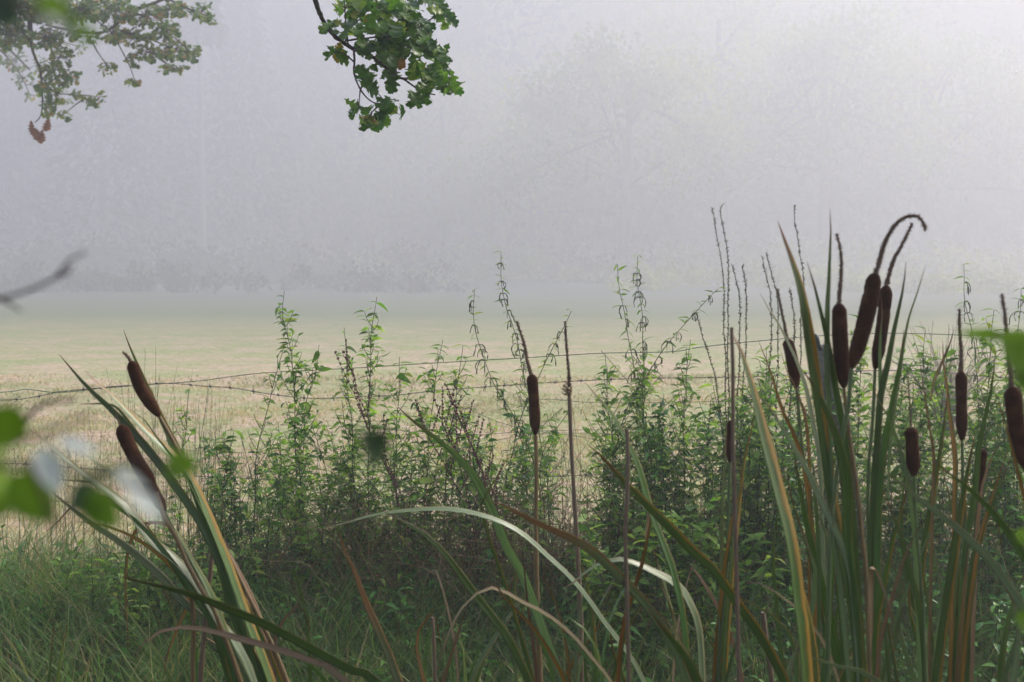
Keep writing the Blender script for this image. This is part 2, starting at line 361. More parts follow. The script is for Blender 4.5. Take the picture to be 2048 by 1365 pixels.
def spruce(x, y, h, cr, label, bark=None, bare=.25):
    t = empty('spruce_tree', (x, y, 0), label, 'tree', 'trees fading into the fog')
    tk = MB(); tube(tk, [(x, y, -.2), (x, y, h*.5), (x, y, h)], [h*.014, h*.009, .03], 8); tk.build('trunk', bark or M_TRUNKF, t)
    mb = MB(); k = 4200; u = rng.random(k)**.75; z = h*(bare + (1-bare)*u)
    r = cr*(1-u)**.8*(.25+.75*rng.random(k)**.5)*(.75+.25*np.sin(z*5.0)); a = rng.random(k)*2*math.pi
    p = np.stack([x+r*np.cos(a), y+r*np.sin(a), z - r*.35], 1); d = np.stack([np.cos(a), np.sin(a), -.35+0*a], 1)
    scatter(mb, P_TINY, p, d+rng.normal(size=(k, 3))*.4, rdir(k, 2), .8+.5*rng.random(k)); mb.build('crown', M_FARDARK, t, False)
MARKS = [(150, 'at the far left under the blurred twig'), (330, 'behind the left cattail heads'), (480, 'between the left cattails and the tall leafy column'), (600, 'by the tall left leafy column'), (740, 'by the second leafy column'), (870, 'among the brown docks'),
 (1000, 'left of the centre cattail'), (1110, 'between the centre cattail and the thin dead stalk'), (1210, 'left of the bare brown stalk'), (1300, 'under the tall pair of nettles'), (1420, 'left of the tall dead stalk'), (1560, 'left of the big cattail heads'),
 (1690, 'behind the big upright cattail head'), (1770, 'just right of the big leaning cattail head'), (1840, 'behind the short fat cattail'), (1925, 'behind the right slim cattail'), (2020, 'by the right edge of the picture')]
def near_mark(px): return min(MARKS, key=lambda m: abs(m[0]-px))[1]
def X(px, Y): return (px-1024)/FPX*Y
for px, Y, h, cr, lb in [
   (-120, 128, 33, 8, 'dark conifer at the far left edge of the foggy wood'), (50, 140, 35, 8, 'dark conifer behind the hanging oak leaves at left'),
   (210, 126, 32, 8, 'nearer dark conifer left of the pale trunk in fog'), (325, 136, 35, 8, 'tall conifer just left of the pale trunk in fog'),
   (490, 132, 33, 8, 'conifer just right of the pale trunk in fog'), (610, 142, 34, 8, 'conifer in fog left of the hanging oak branch'), (745, 146, 32, 8, 'hazy conifer standing behind the hanging oak branch')]:
    Y *= 1.38; spruce(X(px, Y), Y, h*1.25, cr*1.35, lb, None, .05)
spruce(X(405, 160), 160, 38, 3., 'thin tree with a pale bare trunk in the dark foggy wood', M_TRUNKP, .75)
for px, Y, h, cr, lb in [
   (900, 138, 27, 10, 'foggy broadleaf tree right of the hanging oak branch'), (1060, 130, 20, 9, 'low foggy tree between two taller crowns'),
   (1240, 112, 24, 12, 'big yellow green tree with sunlit crown in mid fog'), (1450, 132, 34, 13, 'tall pale tree behind the yellow green crown'),
   (1650, 124, 30, 12, 'pale foggy tree above the tallest cattails'), (1860, 130, 30, 13, 'faint foggy tree above the curled cattail tip'), (2080, 140, 28, 13, 'faintest tree at the right edge of the fog')]:
    Y *= 1.38; broadleaf(X(px, Y), Y, h*1.25, cr*1.3, lb, 90)
for px, Y, r, lb in [(60, 112, 7, 'low dark bushes at the meadow edge, far left'), (700, 118, 7, 'low bushes at the meadow edge under the conifers'), (1020, 118, 7, 'low bushes at the meadow edge in the middle'),
                 (330, 112, 7, 'low bushes at the foot of the pale trunk'), (1420, 112, 8, 'bushes under the big yellow green tree'), (1800, 114, 8, 'bushes at the meadow edge on the right')]:
    Y *= 1.38; r *= 1.4; x = X(px, Y); t = empty('bush', (x, Y, 0), lb, 'bush', 'bushes along the meadow edge')
    mb = MB(); cen = [np.array([x+rng.normal()*r, Y+rng.normal()*2, .8+rng.random()*3.4]) for i in range(40)]
    crown_faces(mb, cen, [2.8]*40, 90, .8); mb.build('foliage', M_FARLEAF if px > 900 else M_FARDARK, t, False)
    sb = MB(); tube(sb, [(x, Y, -.1), (x, Y, 1.5)], [.1, .05], 6)
    for q in cen[::3]: tube(sb, [(x, Y, .3), (x+(q[0]-x)*.6, Y, .6), q], [.07, .05, .02], 5)
    sb.build('stems', M_TRUNKF, t)
for i in range(34):
    px = -60+2180*(i+rng.random())/34; Y = 120+42*rng.random(); x = X(px, Y); r = 2.2+3.5*rng.random(); hh = .5+1.6*rng.random()
    t = empty('bush', (x, Y, float(gh(x, Y))), 'far hazy scrub bush, ' + near_mark(px), 'bush', 'scrub along the far margin of the meadow')
    mb = MB(); cen = [np.array([x+rng.normal()*r, Y+rng.normal()*2, float(gh(x, Y))+hh*rng.random()]) for _ in range(12)]
    crown_faces(mb, cen, [.7+.3*hh]*12, 70, .5); mb.build('foliage', M_FARDARK if px < 850 else M_FARLEAF, t, False)
for nm_, xa, xb_, hb_, m_, lb_ in (('conifers', -190, 8, 54, M_FARDARK, 'dark conifer wood closing off the left half of the meadow'), ('broadleaves', -4, 190, 50, M_FARLEAF, 'pale broadleaf wood closing off the right half of the meadow')):
    mb = MB(); k = 60000; x = xa + (xb_-xa)*rng.random(k); y = 206+26*rng.random(k); top = hb_+3*np.sin(x*.08+1)+3*np.sin(x*.23)+3*np.sin(x*.6)
    z = top*rng.random(k)**.9; scatter(mb, P_TINY, np.stack([x, y, z], 1), rdir(k), rdir(k, .8), 2.0+1.2*rng.random(k)+np.where(y > 222, 2.6, 0), np.clip(.35+.12*np.sin(x*.5)+.15*rng.random(k), 0, 1))
    tag(mb.build('woodland', m_, smooth=False), lb_, 'woodland', kind='stuff')

# ------------------------------------------------------------------ meadow stubble, rough grass, undergrowth
k = 90000; yy = 6.9 + 17*rng.random(k)**1.5; xx = (rng.random(k)-.5)*(yy*.78+1)
keep = np.sin(xx*1.1+yy*.5)+np.sin(xx*.4-yy*1.3)+rng.normal(size=k)*1.1 > -.6; xx, yy = xx[keep], yy[keep]; k = len(xx)
mb = MB(); P = np.stack([xx, yy, gh(xx, yy)-.005], 1)
blades(mb, P, .03+.06*rng.random(k), .005+.002*(yy-7)*.4, .3+1.0*rng.random(k), rng.random(k)*6.28, .5*rng.normal(size=k), 2,
       np.clip(.55+.22*np.sin(xx*.9+2*np.sin(yy*.6))+.25*rng.normal(size=k), 0, 1))
tag(mb.build('meadow_grass', M_STUB, smooth=False), 'short dry mown grass covering the meadow behind the fence', 'grass', kind='stuff')

def rough_grass():
    mb = MB()
    # tussocks
    nt_ = 620
    for i in range(nt_):
        y = 4.7 + 1.95*rng.random()**.8; x = (rng.random()-.5)*(y*.80+.5)
        n = 120; s = .10+.14*rng.random(); L0 = .34 + .36*rng.random()
        if y < 5.4: L0 *= .7
        a = rng.random(n)*6.28; rr = s*rng.random(n)**.6
        P = np.stack([x+rr*np.cos(a), y+rr*np.sin(a)*.7, 0*a], 1); P[:, 2] = gh(P[:, 0], P[:, 1])-.02
        g0 = rng.random()*.5
        blades(mb, P, L0*(.6+.7*rng.random(n)), (.003+.0030*rng.random(n)), .1+.35*rng.random(n), a+rng.normal(size=n)*.7, .5+1.5*rng.random(n), 6,
               np.clip(g0+rng.random(n)*.55, 0, 1))
    n = 9000; y = 5.0+1.6*rng.random(n); x = (rng.random(n)-.5)*(y*.8+.5); P = np.stack([x, y, gh(x, y)+.15*rng.random(n)], 1)
    blades(mb, P, (.3+.45*rng.random(n)), .003+.003*rng.random(n), .4+.9*rng.random(n), rng.choice([0., 3.14], n)+rng.normal(size=n)*.6, rng.normal(size=n)*.6+.3, 5, .3+.65*rng.random(n))
    tag(mb.build('rough_grass', M_GRASS), 'dark tangled tussocks of long grass covering the bank in front of the fence', 'grass', kind='stuff')
rough_grass()

def undergrowth():
    mb = MB(); sb = MB()
    n = 1500
    for i in range(n):
        y = 5.2 + 1.45*rng.random(); u = rng.random(); x = (u-.5)*(y*.8+.4)
        right = u
        H = .20 + .30*rng.random() + (.45*max(0, right-.25))*rng.random()*1.3; H *= .65+.35*min(1, (y-5.1)/.8)
        if right < .2 and rng.random() < .15: continue
        b = np.array([x, y, gh(x, y)]); top = b + np.array([rng.normal()*.12, rng.normal()*.08, H])
        m = 7+int(H*12); C = smooth_path([b, (b+top)/2+rng.normal(size=3)*.02, top], m); tube(sb, C, .0016, 4, cap=False)
        g0 = rng.random()*.4
        P = np.repeat(C[1:], 2, 0); kk = len(P); a = np.repeat(rng.random()*6.28+np.arange(kk//2)*1.57, 2)+np.tile([0, 3.14], kk//2)
        D = np.stack([np.cos(a), np.sin(a), .25+rng.normal(size=kk)*.3], 1)
        scatter(mb, P_MINT, P, D, np.array([0, 0, 1.])+rng.normal(size=(kk, 3))*.3, (.035+.035*rng.random())*(.6+.6*rng.random(kk)), np.clip(g0+.5*rng.random(kk), 0, 1))
    return mb, sb
mb, sb = undergrowth()
u = tag(mb.build('undergrowth', M_HERBD), 'low leafy ground cover growing through the grass at the foot of the fence', 'ground cover', kind='stuff')
o = sb.build('undergrowth_stalks', M_HSTEM); o.parent = u; o.name = 'stalk'; o['kind'] = 'stuff'

# ------------------------------------------------------------------ wire fence
FY = 6.6
fence = empty('wire_fence', (at(1690, 1236, FY)[0], FY, 0), 'green plain and barbed wire fence strung along the meadow edge on one leaning post', 'fence')
def wire(name, pts, r, m, twist=False, barbs=0):
    W = np.array([at(x, y, FY+.015*math.sin(x*.01)) for x, y in pts]); C = smooth_path(W, 260)
    mb = MB()
    if twist:
        ph = np.arange(260)*1.1
        for s in (0, math.pi): tube(mb, C + np.stack([0*ph, np.cos(ph+s)*.0022, np.sin(ph+s)*.0022], 1), r, 4, cap=False)
    else: tube(mb, C, r, 5, cap=False)
    o = mb.build(name, m, fence)
    if barbs:
        nb = int((C[-1, 0]-C[0, 0])/barbs); src = []
        for v in range(3):
            b = MB()
            for q in range(2):
                a = rng.random()*3.14; d = np.array([.35*rng.normal(), math.cos(a), math.sin(a)*1.2+.2])*.011
                tube(b, [-d, d*.3+np.array([.001, 0, 0]), d], .0011, 4)
            tube(b, [(-.006, 0, 0), (.006, 0, 0)], .0038, 6); ob = b.build('barb', m, None); src.append(ob)
        for i in range(nb):
            c = C[int((i+.5+.15*rng.normal())/nb*259)]; ob = src[i] if i < 3 else src[i % 3].copy()
            if i >= 3: COL.objects.link(ob)
            ob.parent = o; ob.location = tuple(c-np.array(fence.location)); ob.rotation_euler = (rng.random()*6.28, 0, 0)
ext = lambda p: [(-260, p[0][1]+8)] + p + [(2300, p[-1][1]+3)]
wire('plain_wire', ext([(0, 785), (50, 779), (110, 785), (170, 781), (230, 773), (320, 768), (400, 762), (520, 747), (700, 737), (860, 727), (1050, 716), (1200, 707), (1340, 704), (1400, 695), (1500, 684), (1640, 672), (1760, 667), (1850, 668), (1950, 671), (2048, 668)]), .0019, M_WIRE)
wire('barbed_wire', ext([(0, 801), (60, 796), (120, 784), (180, 778), (240, 774), (330, 767), (400, 772), (470, 777), (530, 787), (620, 797), (700, 795), (800, 790), (870, 782), (950, 776), (1060, 768), (1200, 760), (1300, 757), (1450, 755), (1550, 752), (1660, 744), (1840, 742), (1950, 752), (2048, 756)]), .0011, M_BARB, True, .115)
wire('barbed_wire', ext([(0, 928), (100, 932), (300, 948), (450, 955), (700, 966), (900, 960), (1200, 950), (1500, 940), (1660, 930), (1850, 925), (2048, 930)]), .0010, M_BARB, True, .13)
for pts in ([(560, 850), (750, 856), (900, 872), (1080, 862), (1300, 858), (1500, 846), (1680, 838), (2048, 842)], [(500, 905), (800, 918), (1082, 868), (1300, 900), (1500, 893), (1700, 886), (2048, 890)],
            [(940, 820), (1000, 845), (1082, 864), (1200, 868), (1400, 880), (1600, 872), (2048, 866)], [(1040, 803), (1100, 799), (1200, 806), (1400, 804), (1640, 795), (2048, 800)],
            [(600, 1010), (900, 1006), (1300, 1000), (1650, 985), (2048, 980)], [(0, 1000), (300, 1012), (700, 1030), (1200, 1050), (1650, 1040), (2048, 1045)]):
    wire('plain_wire', ext(pts) if pts[0][0] == 0 else pts+[(2300, pts[-1][1])], .0012, M_WIRE)
net = MB()
for i in range(26):
    x = 560 + i*66 + rng.normal()*6; y0 = 850+rng.normal()*6
    tube(net, smooth_path([at(x, y0, FY+.012), at(x+rng.normal()*9, 930, FY+.012), at(x+rng.normal()*10, 1020, FY+.012), at(x+rng.normal()*9, 1225, FY+.012)], 10), .0010, 4, cap=False)
net.build('wire_netting', M_WIRE, fence)
pm = MB(); C = smooth_path([at(1642, 690, FY+.06), at(1652, 740, FY+.06), at(1668, 810, FY+.05), at(1688, 900, FY+.05), at(1712, 1060, FY+.05), at(1738, 1250, FY+.05)], 22)
rr = np.linspace(.036, .047, 22)[:, None]*(1+.09*rng.normal(size=(1, 12))+.03*rng.normal(size=(22, 12))); rr[0] *= .8; tube(pm, C, rr, 12)
post = pm.build('post', M_POST, fence)
im = MB(); tube(im, smooth_path([at(1643, 700, FY), at(1636, 690, FY-.01), at(1631, 676, FY-.015), at(1630, 668, FY-.015)], 8), [.012, .014, .011, .013, .016, .017, .013, .006], 10)
im.build('insulator', M_RUBBER, post)

# ------------------------------------------------------------------ herbs along the fence
def herb(name, label, cat, pts, Y, style='mint', leaf=.05, branches=10, blen=.16, group=None, smat=None, dens=1.0):
    """a stalk through the given picture points (top first), with side shoots and leaves"""
    W = np.array([at(x, y, Y) for x, y in pts])[::-1]
    base = W[0].copy(); g = float(gh(base[0], Y)); 
    if base[2] > g: W = np.vstack([[base[0]+rng.normal()*.03, Y+rng.normal()*.04, g-.01], W])
    L = np.linalg.norm(np.diff(W, axis=0), axis=1).sum(); n = max(14, int(L/.028)); C = smooth_path(W, n)
    C = C + np.stack([np.sin(np.arange(n)*.55+rng.random()*6)*.003, np.cumsum(rng.normal(size=n))*.002, 0*C[:, 0]], 1)
    t = empty(name, (C[0][0], C[0][1], g), label, cat, group)
    sb = MB(); tube(sb, C, np.linspace(.0038, .0013, n), 5)
    lb = MB(); xb = MB()
    mL = {'mint': M_HERB, 'dark': M_HERBD, 'nettle': M_NETTLE, 'spike': M_NETTLE, 'dock': M_HERB}[style]
    pr = P_LANCE if style in ('nettle', 'spike') else P_MINT
    def leaves(Q, step, size, f0=0.):
        ss = Q[::step]; k = len(ss)
        if k < 1: return
        a0 = rng.random()*6.28; P = np.repeat(ss, 2, 0); a = np.repeat(a0+np.arange(k)*1.57, 2)+np.tile([0, math.pi], k)+rng.normal(size=2*k)*.3
        m = rng.random(2*k) < .88*dens; D = np.stack([np.cos(a), np.sin(a)*.8, .15+.35*rng.normal(size=2*k)], 1)
        sz = size*(.55+.75*rng.random(2*k))
        scatter(lb, pr, P[m], D[m], (np.array([0, 0, 1.])+rng.normal(size=(2*k, 3))*.35)[m], sz[m], np.clip(f0+rng.random(2*k)*.95, 0, 1)[m])
    i0 = int(n*.28)
    if style in ('mint', 'dark'):
        leaves(C[i0:], 2, leaf)
        for b in range(branches):
            u = .25+.68*(b+rng.random())/branches; i = int(u*(n-1)); a = rng.random()*6.28; l = blen*(1.25-u)*(.6+.8*rng.random())
            out = np.array([math.cos(a), math.sin(a)*.7, .9+.5*rng.random()]); out /= np.linalg.norm(out)
            q = smooth_path([C[i], C[i]+out*l*.6, C[i]+out*l+np.array([0, 0, .02])], max(4, int(l/.022))); tube(sb, q, np.linspace(.0018, .0009, len(q)), 4, cap=False)
            leaves(q[1:], 1, leaf*.8)
    elif style == 'nettle':
        i0 = int(n*.35); leaves(C[i0:int(n*.72)], 1, leaf*1.15); leaves(C[int(n*.72):], 1, leaf*.75)
        for b in range(int(branches*.8)):                       # drooping tassels
            u = min(.985, .60+.52*(b+rng.random())/(branches*.8)*.75); i = int(u*(n-1)); l = .03+.03*rng.random()
            for s in range(3):
                a = rng.random()*6.28; dx = np.array([math.cos(a), math.sin(a), 0])
                l2 = l*random.uniform(.5, 1.1); q = smooth_path([C[i], C[i]+dx*l2*.3+np.array([0, 0, .005]), C[i]+dx*l2*random.uniform(.4, .8)-np.array([0, 0, l2*.35]), C[i]+dx*l2*random.uniform(.2, .9)-np.array([0, 0, l2])], 7)
                tube(xb, q, .0019*(1+.4*rng.normal(size=7)), 4)
        for b in range(branches//2+2):
            i = int((.3+.4*rng.random())*n); a = rng.random()*6.28; l = blen*(.5+rng.random()); out = np.array([math.cos(a), math.sin(a)*.5, .9])
            q = smooth_path([C[i], C[i]+out*l*.5, C[i]+out*l], 7); tube(sb, q, .0013, 4, cap=False); leaves(q[1:], 2, leaf*.7)
    elif style == 'spike':
        leaves(C[int(n*.2):int(n*.5)], 3, leaf)
        Q = smooth_path(C[int(n*.42):], 150); k = len(Q); m = 3
        P = np.repeat(Q, m, 0); kk = len(P); a = rng.random(kk)*6.28; D = np.stack([np.cos(a), np.sin(a), .8+.3*rng.normal(size=kk)], 1); keep = rng.random(kk) < .6
        scatter(xb, P_TINY, P[keep], D[keep], rdir(kk)[keep], (.008+.006*rng.random(kk))[keep])
        for q in Q[::2]:
            a = rng.random()*6.28; d = np.array([math.cos(a), math.sin(a), .9])*.005; tube(xb, [q, q+d*.7, q+d*(1.1+.9*random.random())], [.0008, .0021*(.6+.7*random.random()), .0006], 4)
    elif style == 'dock':
        for b in range(branches):
            u = .35+.6*(b+rng.random())/branches; i = int(u*(n-1)); a = rng.random()*6.28; l = blen*(.5+.8*rng.random())
            out = np.array([math.cos(a)*.45, math.sin(a)*.4, 1.]); q = smooth_path([C[i], C[i]+out*l*.5, C[i]+out*l], 12); tube(sb, q, .0012, 4, cap=False)
            for p in q[2:]:
                for s in range(3):
                    d = rdir(1)[0]*.007; tube(xb, [p, p+d*.6, p+d], [.002, .0044, .0015], 4)
        for p in C[int(n*.45):]:
            for s in range(4):
                d = rdir(1)[0]*.008; tube(xb, [p, p+d*.6, p+d], [.002, .0046, .0015], 4)
        leaves(C[int(n*.1):int(n*.4)], 4, leaf)
    sb.build('stem', smat or (M_RSTEM if style in ('dock',) else M_HSTEM), t)
    if lb.n: lb.build('leaves', mL, t)
    if xb.n: xb.build({'nettle': 'flower_tassels', 'spike': 'seed_spike', 'dock': 'seed_cluster'}.get(style, 'seeds'), {'nettle': M_TASSEL, 'spike': M_SEED, 'dock': M_RSEED}[style], t)
    return t
GN, GS, GB, GD = 'stinging nettles along the fence', 'dry seed spikes beside the tall cattails', 'bushy green herbs growing through the fence', 'brown seeding docks'
H = [
 ('bushy_herb', 'tall bushy green herb, the left column of leaves rising above the top wire', [(570, 582), (566, 640), (585, 720), (590, 860), (592, 1060)], 6.45, 'mint', .042, 20, .15),
 ('bushy_herb', 'bushy green herb leaning right beside the tall left column', [(640, 690), (632, 740), (610, 830), (600, 1050)], 6.5, 'mint', .042, 17, .17),
 ('bushy_herb', 'slim herb with thin bent stalk just left of the tall left column', [(566, 690), (545, 780), (515, 900), (508, 1060)], 6.4, 'mint', .036, 8, .12),
 ('bushy_herb', 'tall bushy green herb rising behind the brown dock, second column from left', [(752, 594), (742, 680), (738, 800), (735, 1050)], 6.5, 'mint', .042, 18, .15),
 ('bushy_herb', 'green herb with a bare tip just left of the second leafy column', [(690, 655), (695, 760), (705, 870), (708, 1050)], 6.42, 'mint', .04, 12, .14),
 ('bushy_herb', 'short leafy herb right of the second leafy column', [(800, 715), (796, 800), (792, 900), (795, 1060)], 6.45, 'mint', .042, 12, .16),
 ('bushy_herb', 'leafy herb in front of the wires left of the centre cattail', [(885, 680), (872, 760), (860, 860), (850, 1060)], 6.5, 'mint', .045, 13, .16),
 ('bushy_herb', 'leafy herb hanging over the top wire left of the centre cattail', [(925, 690), (915, 780), (895, 900), (890, 1060)], 6.4, 'mint', .042, 12, .16),
 ('bushy_herb', 'small leafy herb at the left edge of the fence plants', [(378, 785), (372, 850), (360, 930), (355, 1080)], 6.35, 'mint', .04, 10, .12),
 ('bushy_herb', 'low leafy herb between the left cattails and the tall left column', [(470, 860), (455, 930), (440, 1080)], 6.3, 'mint', .04, 12, .16),
 ('stinging_nettle', 'tallest nettle with drooping tassels rising behind the centre cattail', [(1003, 503), (1001, 560), (1012, 610), (1028, 660), (1050, 760), (1085, 900), (1100, 1050)], 6.6, 'nettle', .045, 18, .1),
 ('stinging_nettle', 'dark budded nettle left of the tallest nettle', [(948, 580), (948, 630), (958, 690), (990, 770), (1060, 900), (1085, 1050)], 6.55, 'nettle', .045, 13, .1),
 ('stinging_nettle', 'nettle leaning right over the wires right of the centre cattail', [(1142, 622), (1110, 690), (1070, 770), (1030, 880), (1000, 1060)], 6.5, 'nettle', .04, 9, .1),
 ('stinging_nettle', 'upright nettle with drooping tassels, right one of the tall pair', [(1275, 512), (1276, 570), (1284, 640), (1288, 760), (1290, 1050)], 6.55, 'nettle', .05, 15, .12),
 ('stinging_nettle', 'upright leafy nettle, left one of the tall pair', [(1236, 530), (1240, 580), (1252, 650), (1270, 760), (1285, 1050)], 6.5, 'nettle', .055, 7, .14),
 ('stinging_nettle', 'nettle arching far to the right under the dry spikes', [(1438, 578), (1405, 610), (1360, 660), (1300, 740), (1240, 860), (1210, 1060)], 6.5, 'nettle', .05, 14, .12),
 ('stinging_nettle', 'yellow green nettle rising beside the right slim cattail', [(1924, 530), (1928, 600), (1945, 680), (1955, 780), (1960, 1050)], 6.6, 'nettle', .05, 12, .13),
 ('stinging_nettle', 'nettle tip at the right edge of the picture', [(2040, 578), (2038, 650), (2020, 760), (2010, 1050)], 6.6, 'nettle', .05, 10, .13),
 ('seed_spike_plant', 'tall dry seed spike, left one of the tallest pair', [(1424, 418), (1432, 470), (1444, 530), (1448, 650), (1452, 800), (1452, 1060)], 6.7, 'spike', .04, 0, 0),
 ('seed_spike_plant', 'tall dry seed spike with hooked tip, right one of the tallest pair', [(1447, 409), (1442, 422), (1452, 480), (1458, 560), (1456, 650), (1458, 800), (1458, 1060)], 6.65, 'spike', .04, 0, 0),
 ('seed_spike_plant', 'shorter dry seed spike just right of the tallest pair', [(1465, 530), (1474, 570), (1480, 640), (1476, 760), (1470, 1060)], 6.7, 'spike', .04, 0, 0),
 ('seed_spike_plant', 'dry seed spike midway between the tallest pair and the broad blade', [(1484, 532), (1490, 590), (1492, 660), (1486, 780), (1480, 1060)], 6.6, 'spike', .04, 0, 0),
 ('seed_spike_plant', 'thin dry seed spike with a hooked tip left of the slim dark cattail', [(1524, 514), (1530, 550), (1542, 600), (1540, 690), (1530, 1060)], 6.7, 'spike', .04, 0, 0),
 ('seed_spike_plant', 'dry seed spike close behind the slim dark cattail', [(1532, 506), (1545, 550), (1556, 620), (1555, 720), (1545, 1060)], 6.75, 'spike', .04, 0, 0),
 ('seed_spike_plant', 'tall dry seed spike between the broad blade and the pale upright blade', [(1588, 412), (1588, 440), (1600, 500), (1607, 560), (1602, 680), (1590, 1060)], 6.7, 'spike', .04, 0, 0),
 ('seed_spike_plant', 'short dry seed spike right of the slim dark cattail', [(1581, 578), (1586, 620), (1588, 680), (1580, 800), (1575, 1060)], 6.7, 'spike', .04, 0, 0),
 ('seed_spike_plant', 'short leaning dry seed spike left of the tallest pair', [(1392, 625), (1402, 660), (1420, 720), (1440, 820), (1455, 1060)], 6.6, 'spike', .04, 0, 0),
 ('dock_plant', 'red brown dock with long bare seed stalks leaning left by the second leafy column', [(672, 705), (700, 770), (735, 850), (770, 930), (815, 1040)], 6.3, 'dock', .04, 6, .2),
 ('dock_plant', 'upright red brown dock stalk behind the leafy column', [(686, 705), (705, 740), (720, 800), (760, 900), (800, 1040)], 6.35, 'dock', .04, 6, .16),
 ('dock_plant', 'dense red brown dock leaning right of the blurred dark leaf', [(868, 800), (890, 860), (930, 930), (965, 1000), (990, 1060)], 6.25, 'dock', .04, 18, .17),
 ('dock_plant', 'second dense red brown dock close behind the first', [(905, 790), (925, 850), (955, 920), (985, 1000), (1000, 1070)], 6.3, 'dock', .04, 16, .16),
 ('dock_plant', 'loose red brown dock beside the tip of the long arching blade', [(835, 820), (860, 880), (905, 960), (950, 1060)], 6.3, 'dock', .04, 10, .16),
 ('bushy_herb', 'bushy green herb behind the bare brown stalk, right of centre', [(1210, 710), (1215, 790), (1225, 900), (1230, 1050)], 6.45, 'mint', .042, 16, .18),
 ('bushy_herb', 'bushy green herb under the tall pair of nettles', [(1290, 700), (1285, 780), (1290, 900), (1295, 1050)], 6.4, 'mint', .045, 20, .2),
 ('bushy_herb', 'green herb right of the tall pair of nettles', [(1380, 680), (1372, 760), (1360, 880), (1350, 1050)], 6.5, 'mint', .045, 14, .18),
 ('bushy_herb', 'dense dark herb left of the two crossing blades', [(1330, 790), (1325, 870), (1330, 1050)], 6.3, 'dark', .04, 20, .2),
 ('bushy_herb', 'dark herb behind the leftmost long blade of the right clump', [(1420, 800), (1415, 880), (1410, 1050)], 6.3, 'dark', .04, 20, .2),
 ('bushy_herb', 'light green herb seen between the curled cattail and the short fat cattail', [(1850, 660), (1845, 740), (1840, 860), (1835, 1050)], 6.55, 'mint', .05, 18, .2),
 ('bushy_herb', 'light green herb behind the short fat cattail', [(1800, 700), (1805, 780), (1810, 900), (1812, 1050)], 6.5, 'mint', .05, 18, .2),
 ('bushy_herb', 'light green herb left of the right slim cattail', [(1895, 690), (1890, 780), (1880, 900), (1880, 1050)], 6.45, 'mint', .05, 18, .2),
 ('bushy_herb', 'light green herb right of the right slim cattail', [(1985, 620), (1980, 700), (1970, 850), (1965, 1050)], 6.5, 'mint', .05, 20, .2),
 ('bushy_herb', 'light green herb at the right edge below the wires', [(2040, 660), (2035, 760), (2030, 900), (2030, 1050)], 6.4, 'mint', .05, 20, .2),
 ('bushy_herb', 'green herb behind the fence post', [(1720, 640), (1720, 760), (1715, 880), (1715, 1050)], 6.8, 'mint', .05, 18, .2),
 ('bushy_herb', 'light herb showing just left of the pale upright blade', [(1530, 700), (1530, 780), (1525, 900), (1520, 1050)], 6.5, 'mint', .045, 16, .18),
]
for (nm, lb, pts, Y, st, lf, br, bl) in H:
    herb(nm, lb, {'bushy_herb': 'herb', 'stinging_nettle': 'nettle', 'seed_spike_plant': 'seed spike', 'dock_plant': 'dock'}[nm], pts, Y, st, lf*(1.35 if st in ('mint', 'dark') else 1.15), int(br*(2.2 if st in ('mint', 'dark') else 1)), bl,
         {'bushy_herb': GB, 'stinging_nettle': GN, 'seed_spike_plant': GS, 'dock_plant': GD}[nm])
# lower fillers nobody can tell apart
for i in range(70):
    px = 430 + 1640*rng.random(); hgt = 800 + 130*rng.random() + (60 if px < 900 else 0) - (70 if px > 1500 else 0)
    herb('low_herb', ('taller' if hgt < 850 else 'low') + ' leafy fence foot herb, ' + near_mark(px), 'herb', [(px+rng.normal()*30, hgt), (px+rng.normal()*12, hgt+90), (px, 1080)], 6.15+.7*rng.random(), 'dark' if rng.random() < .45 else 'mint', .055, 15, .18, 'low herbs at the foot of the fence')
for i in range(26):
    px = 1130+960*rng.random()**.85; top = 870-140*min(1, (px-1100)/420)*rng.random()-40*rng.random()
    herb('low_herb', ('tall ' if top < 790 else 'short ') + 'pale green fence herb, ' + near_mark(px), 'herb', [(px+rng.normal()*26, top), (px+rng.normal()*14, top+110), (px, 1120)], 6.2+.7*rng.random(), 'mint', .058, 24, .2, 'green herbs behind the right cattails')
for i in range(16):
    px = 520+560*rng.random(); top = 800+90*rng.random()
    herb('low_herb', 'open pale green fence herb, ' + near_mark(px), 'herb', [(px+rng.normal()*26, top), (px+rng.normal()*14, top+110), (px, 1120)], 6.2+.7*rng.random(), 'mint', .055, 20, .18, 'green herbs among the docks')
for i in range(30):
    L_ = i < 14; px = 100+430*rng.random() if L_ else 1150+370*rng.random(); top = 1045+90*rng.random() if L_ else 985+120*rng.random()
    herb('low_herb', 'broad leaved herb on the bank, ' + near_mark(px), 'herb', [(px+rng.normal()*30, top), (px+rng.normal()*14, top+80), (px, 1260)], 5.75+.4*rng.random(), 'mint', .075 if not L_ else .06, 12, .16,
         'broad leaved herbs by the left clump' if L_ else 'broad leaved herbs right of centre')
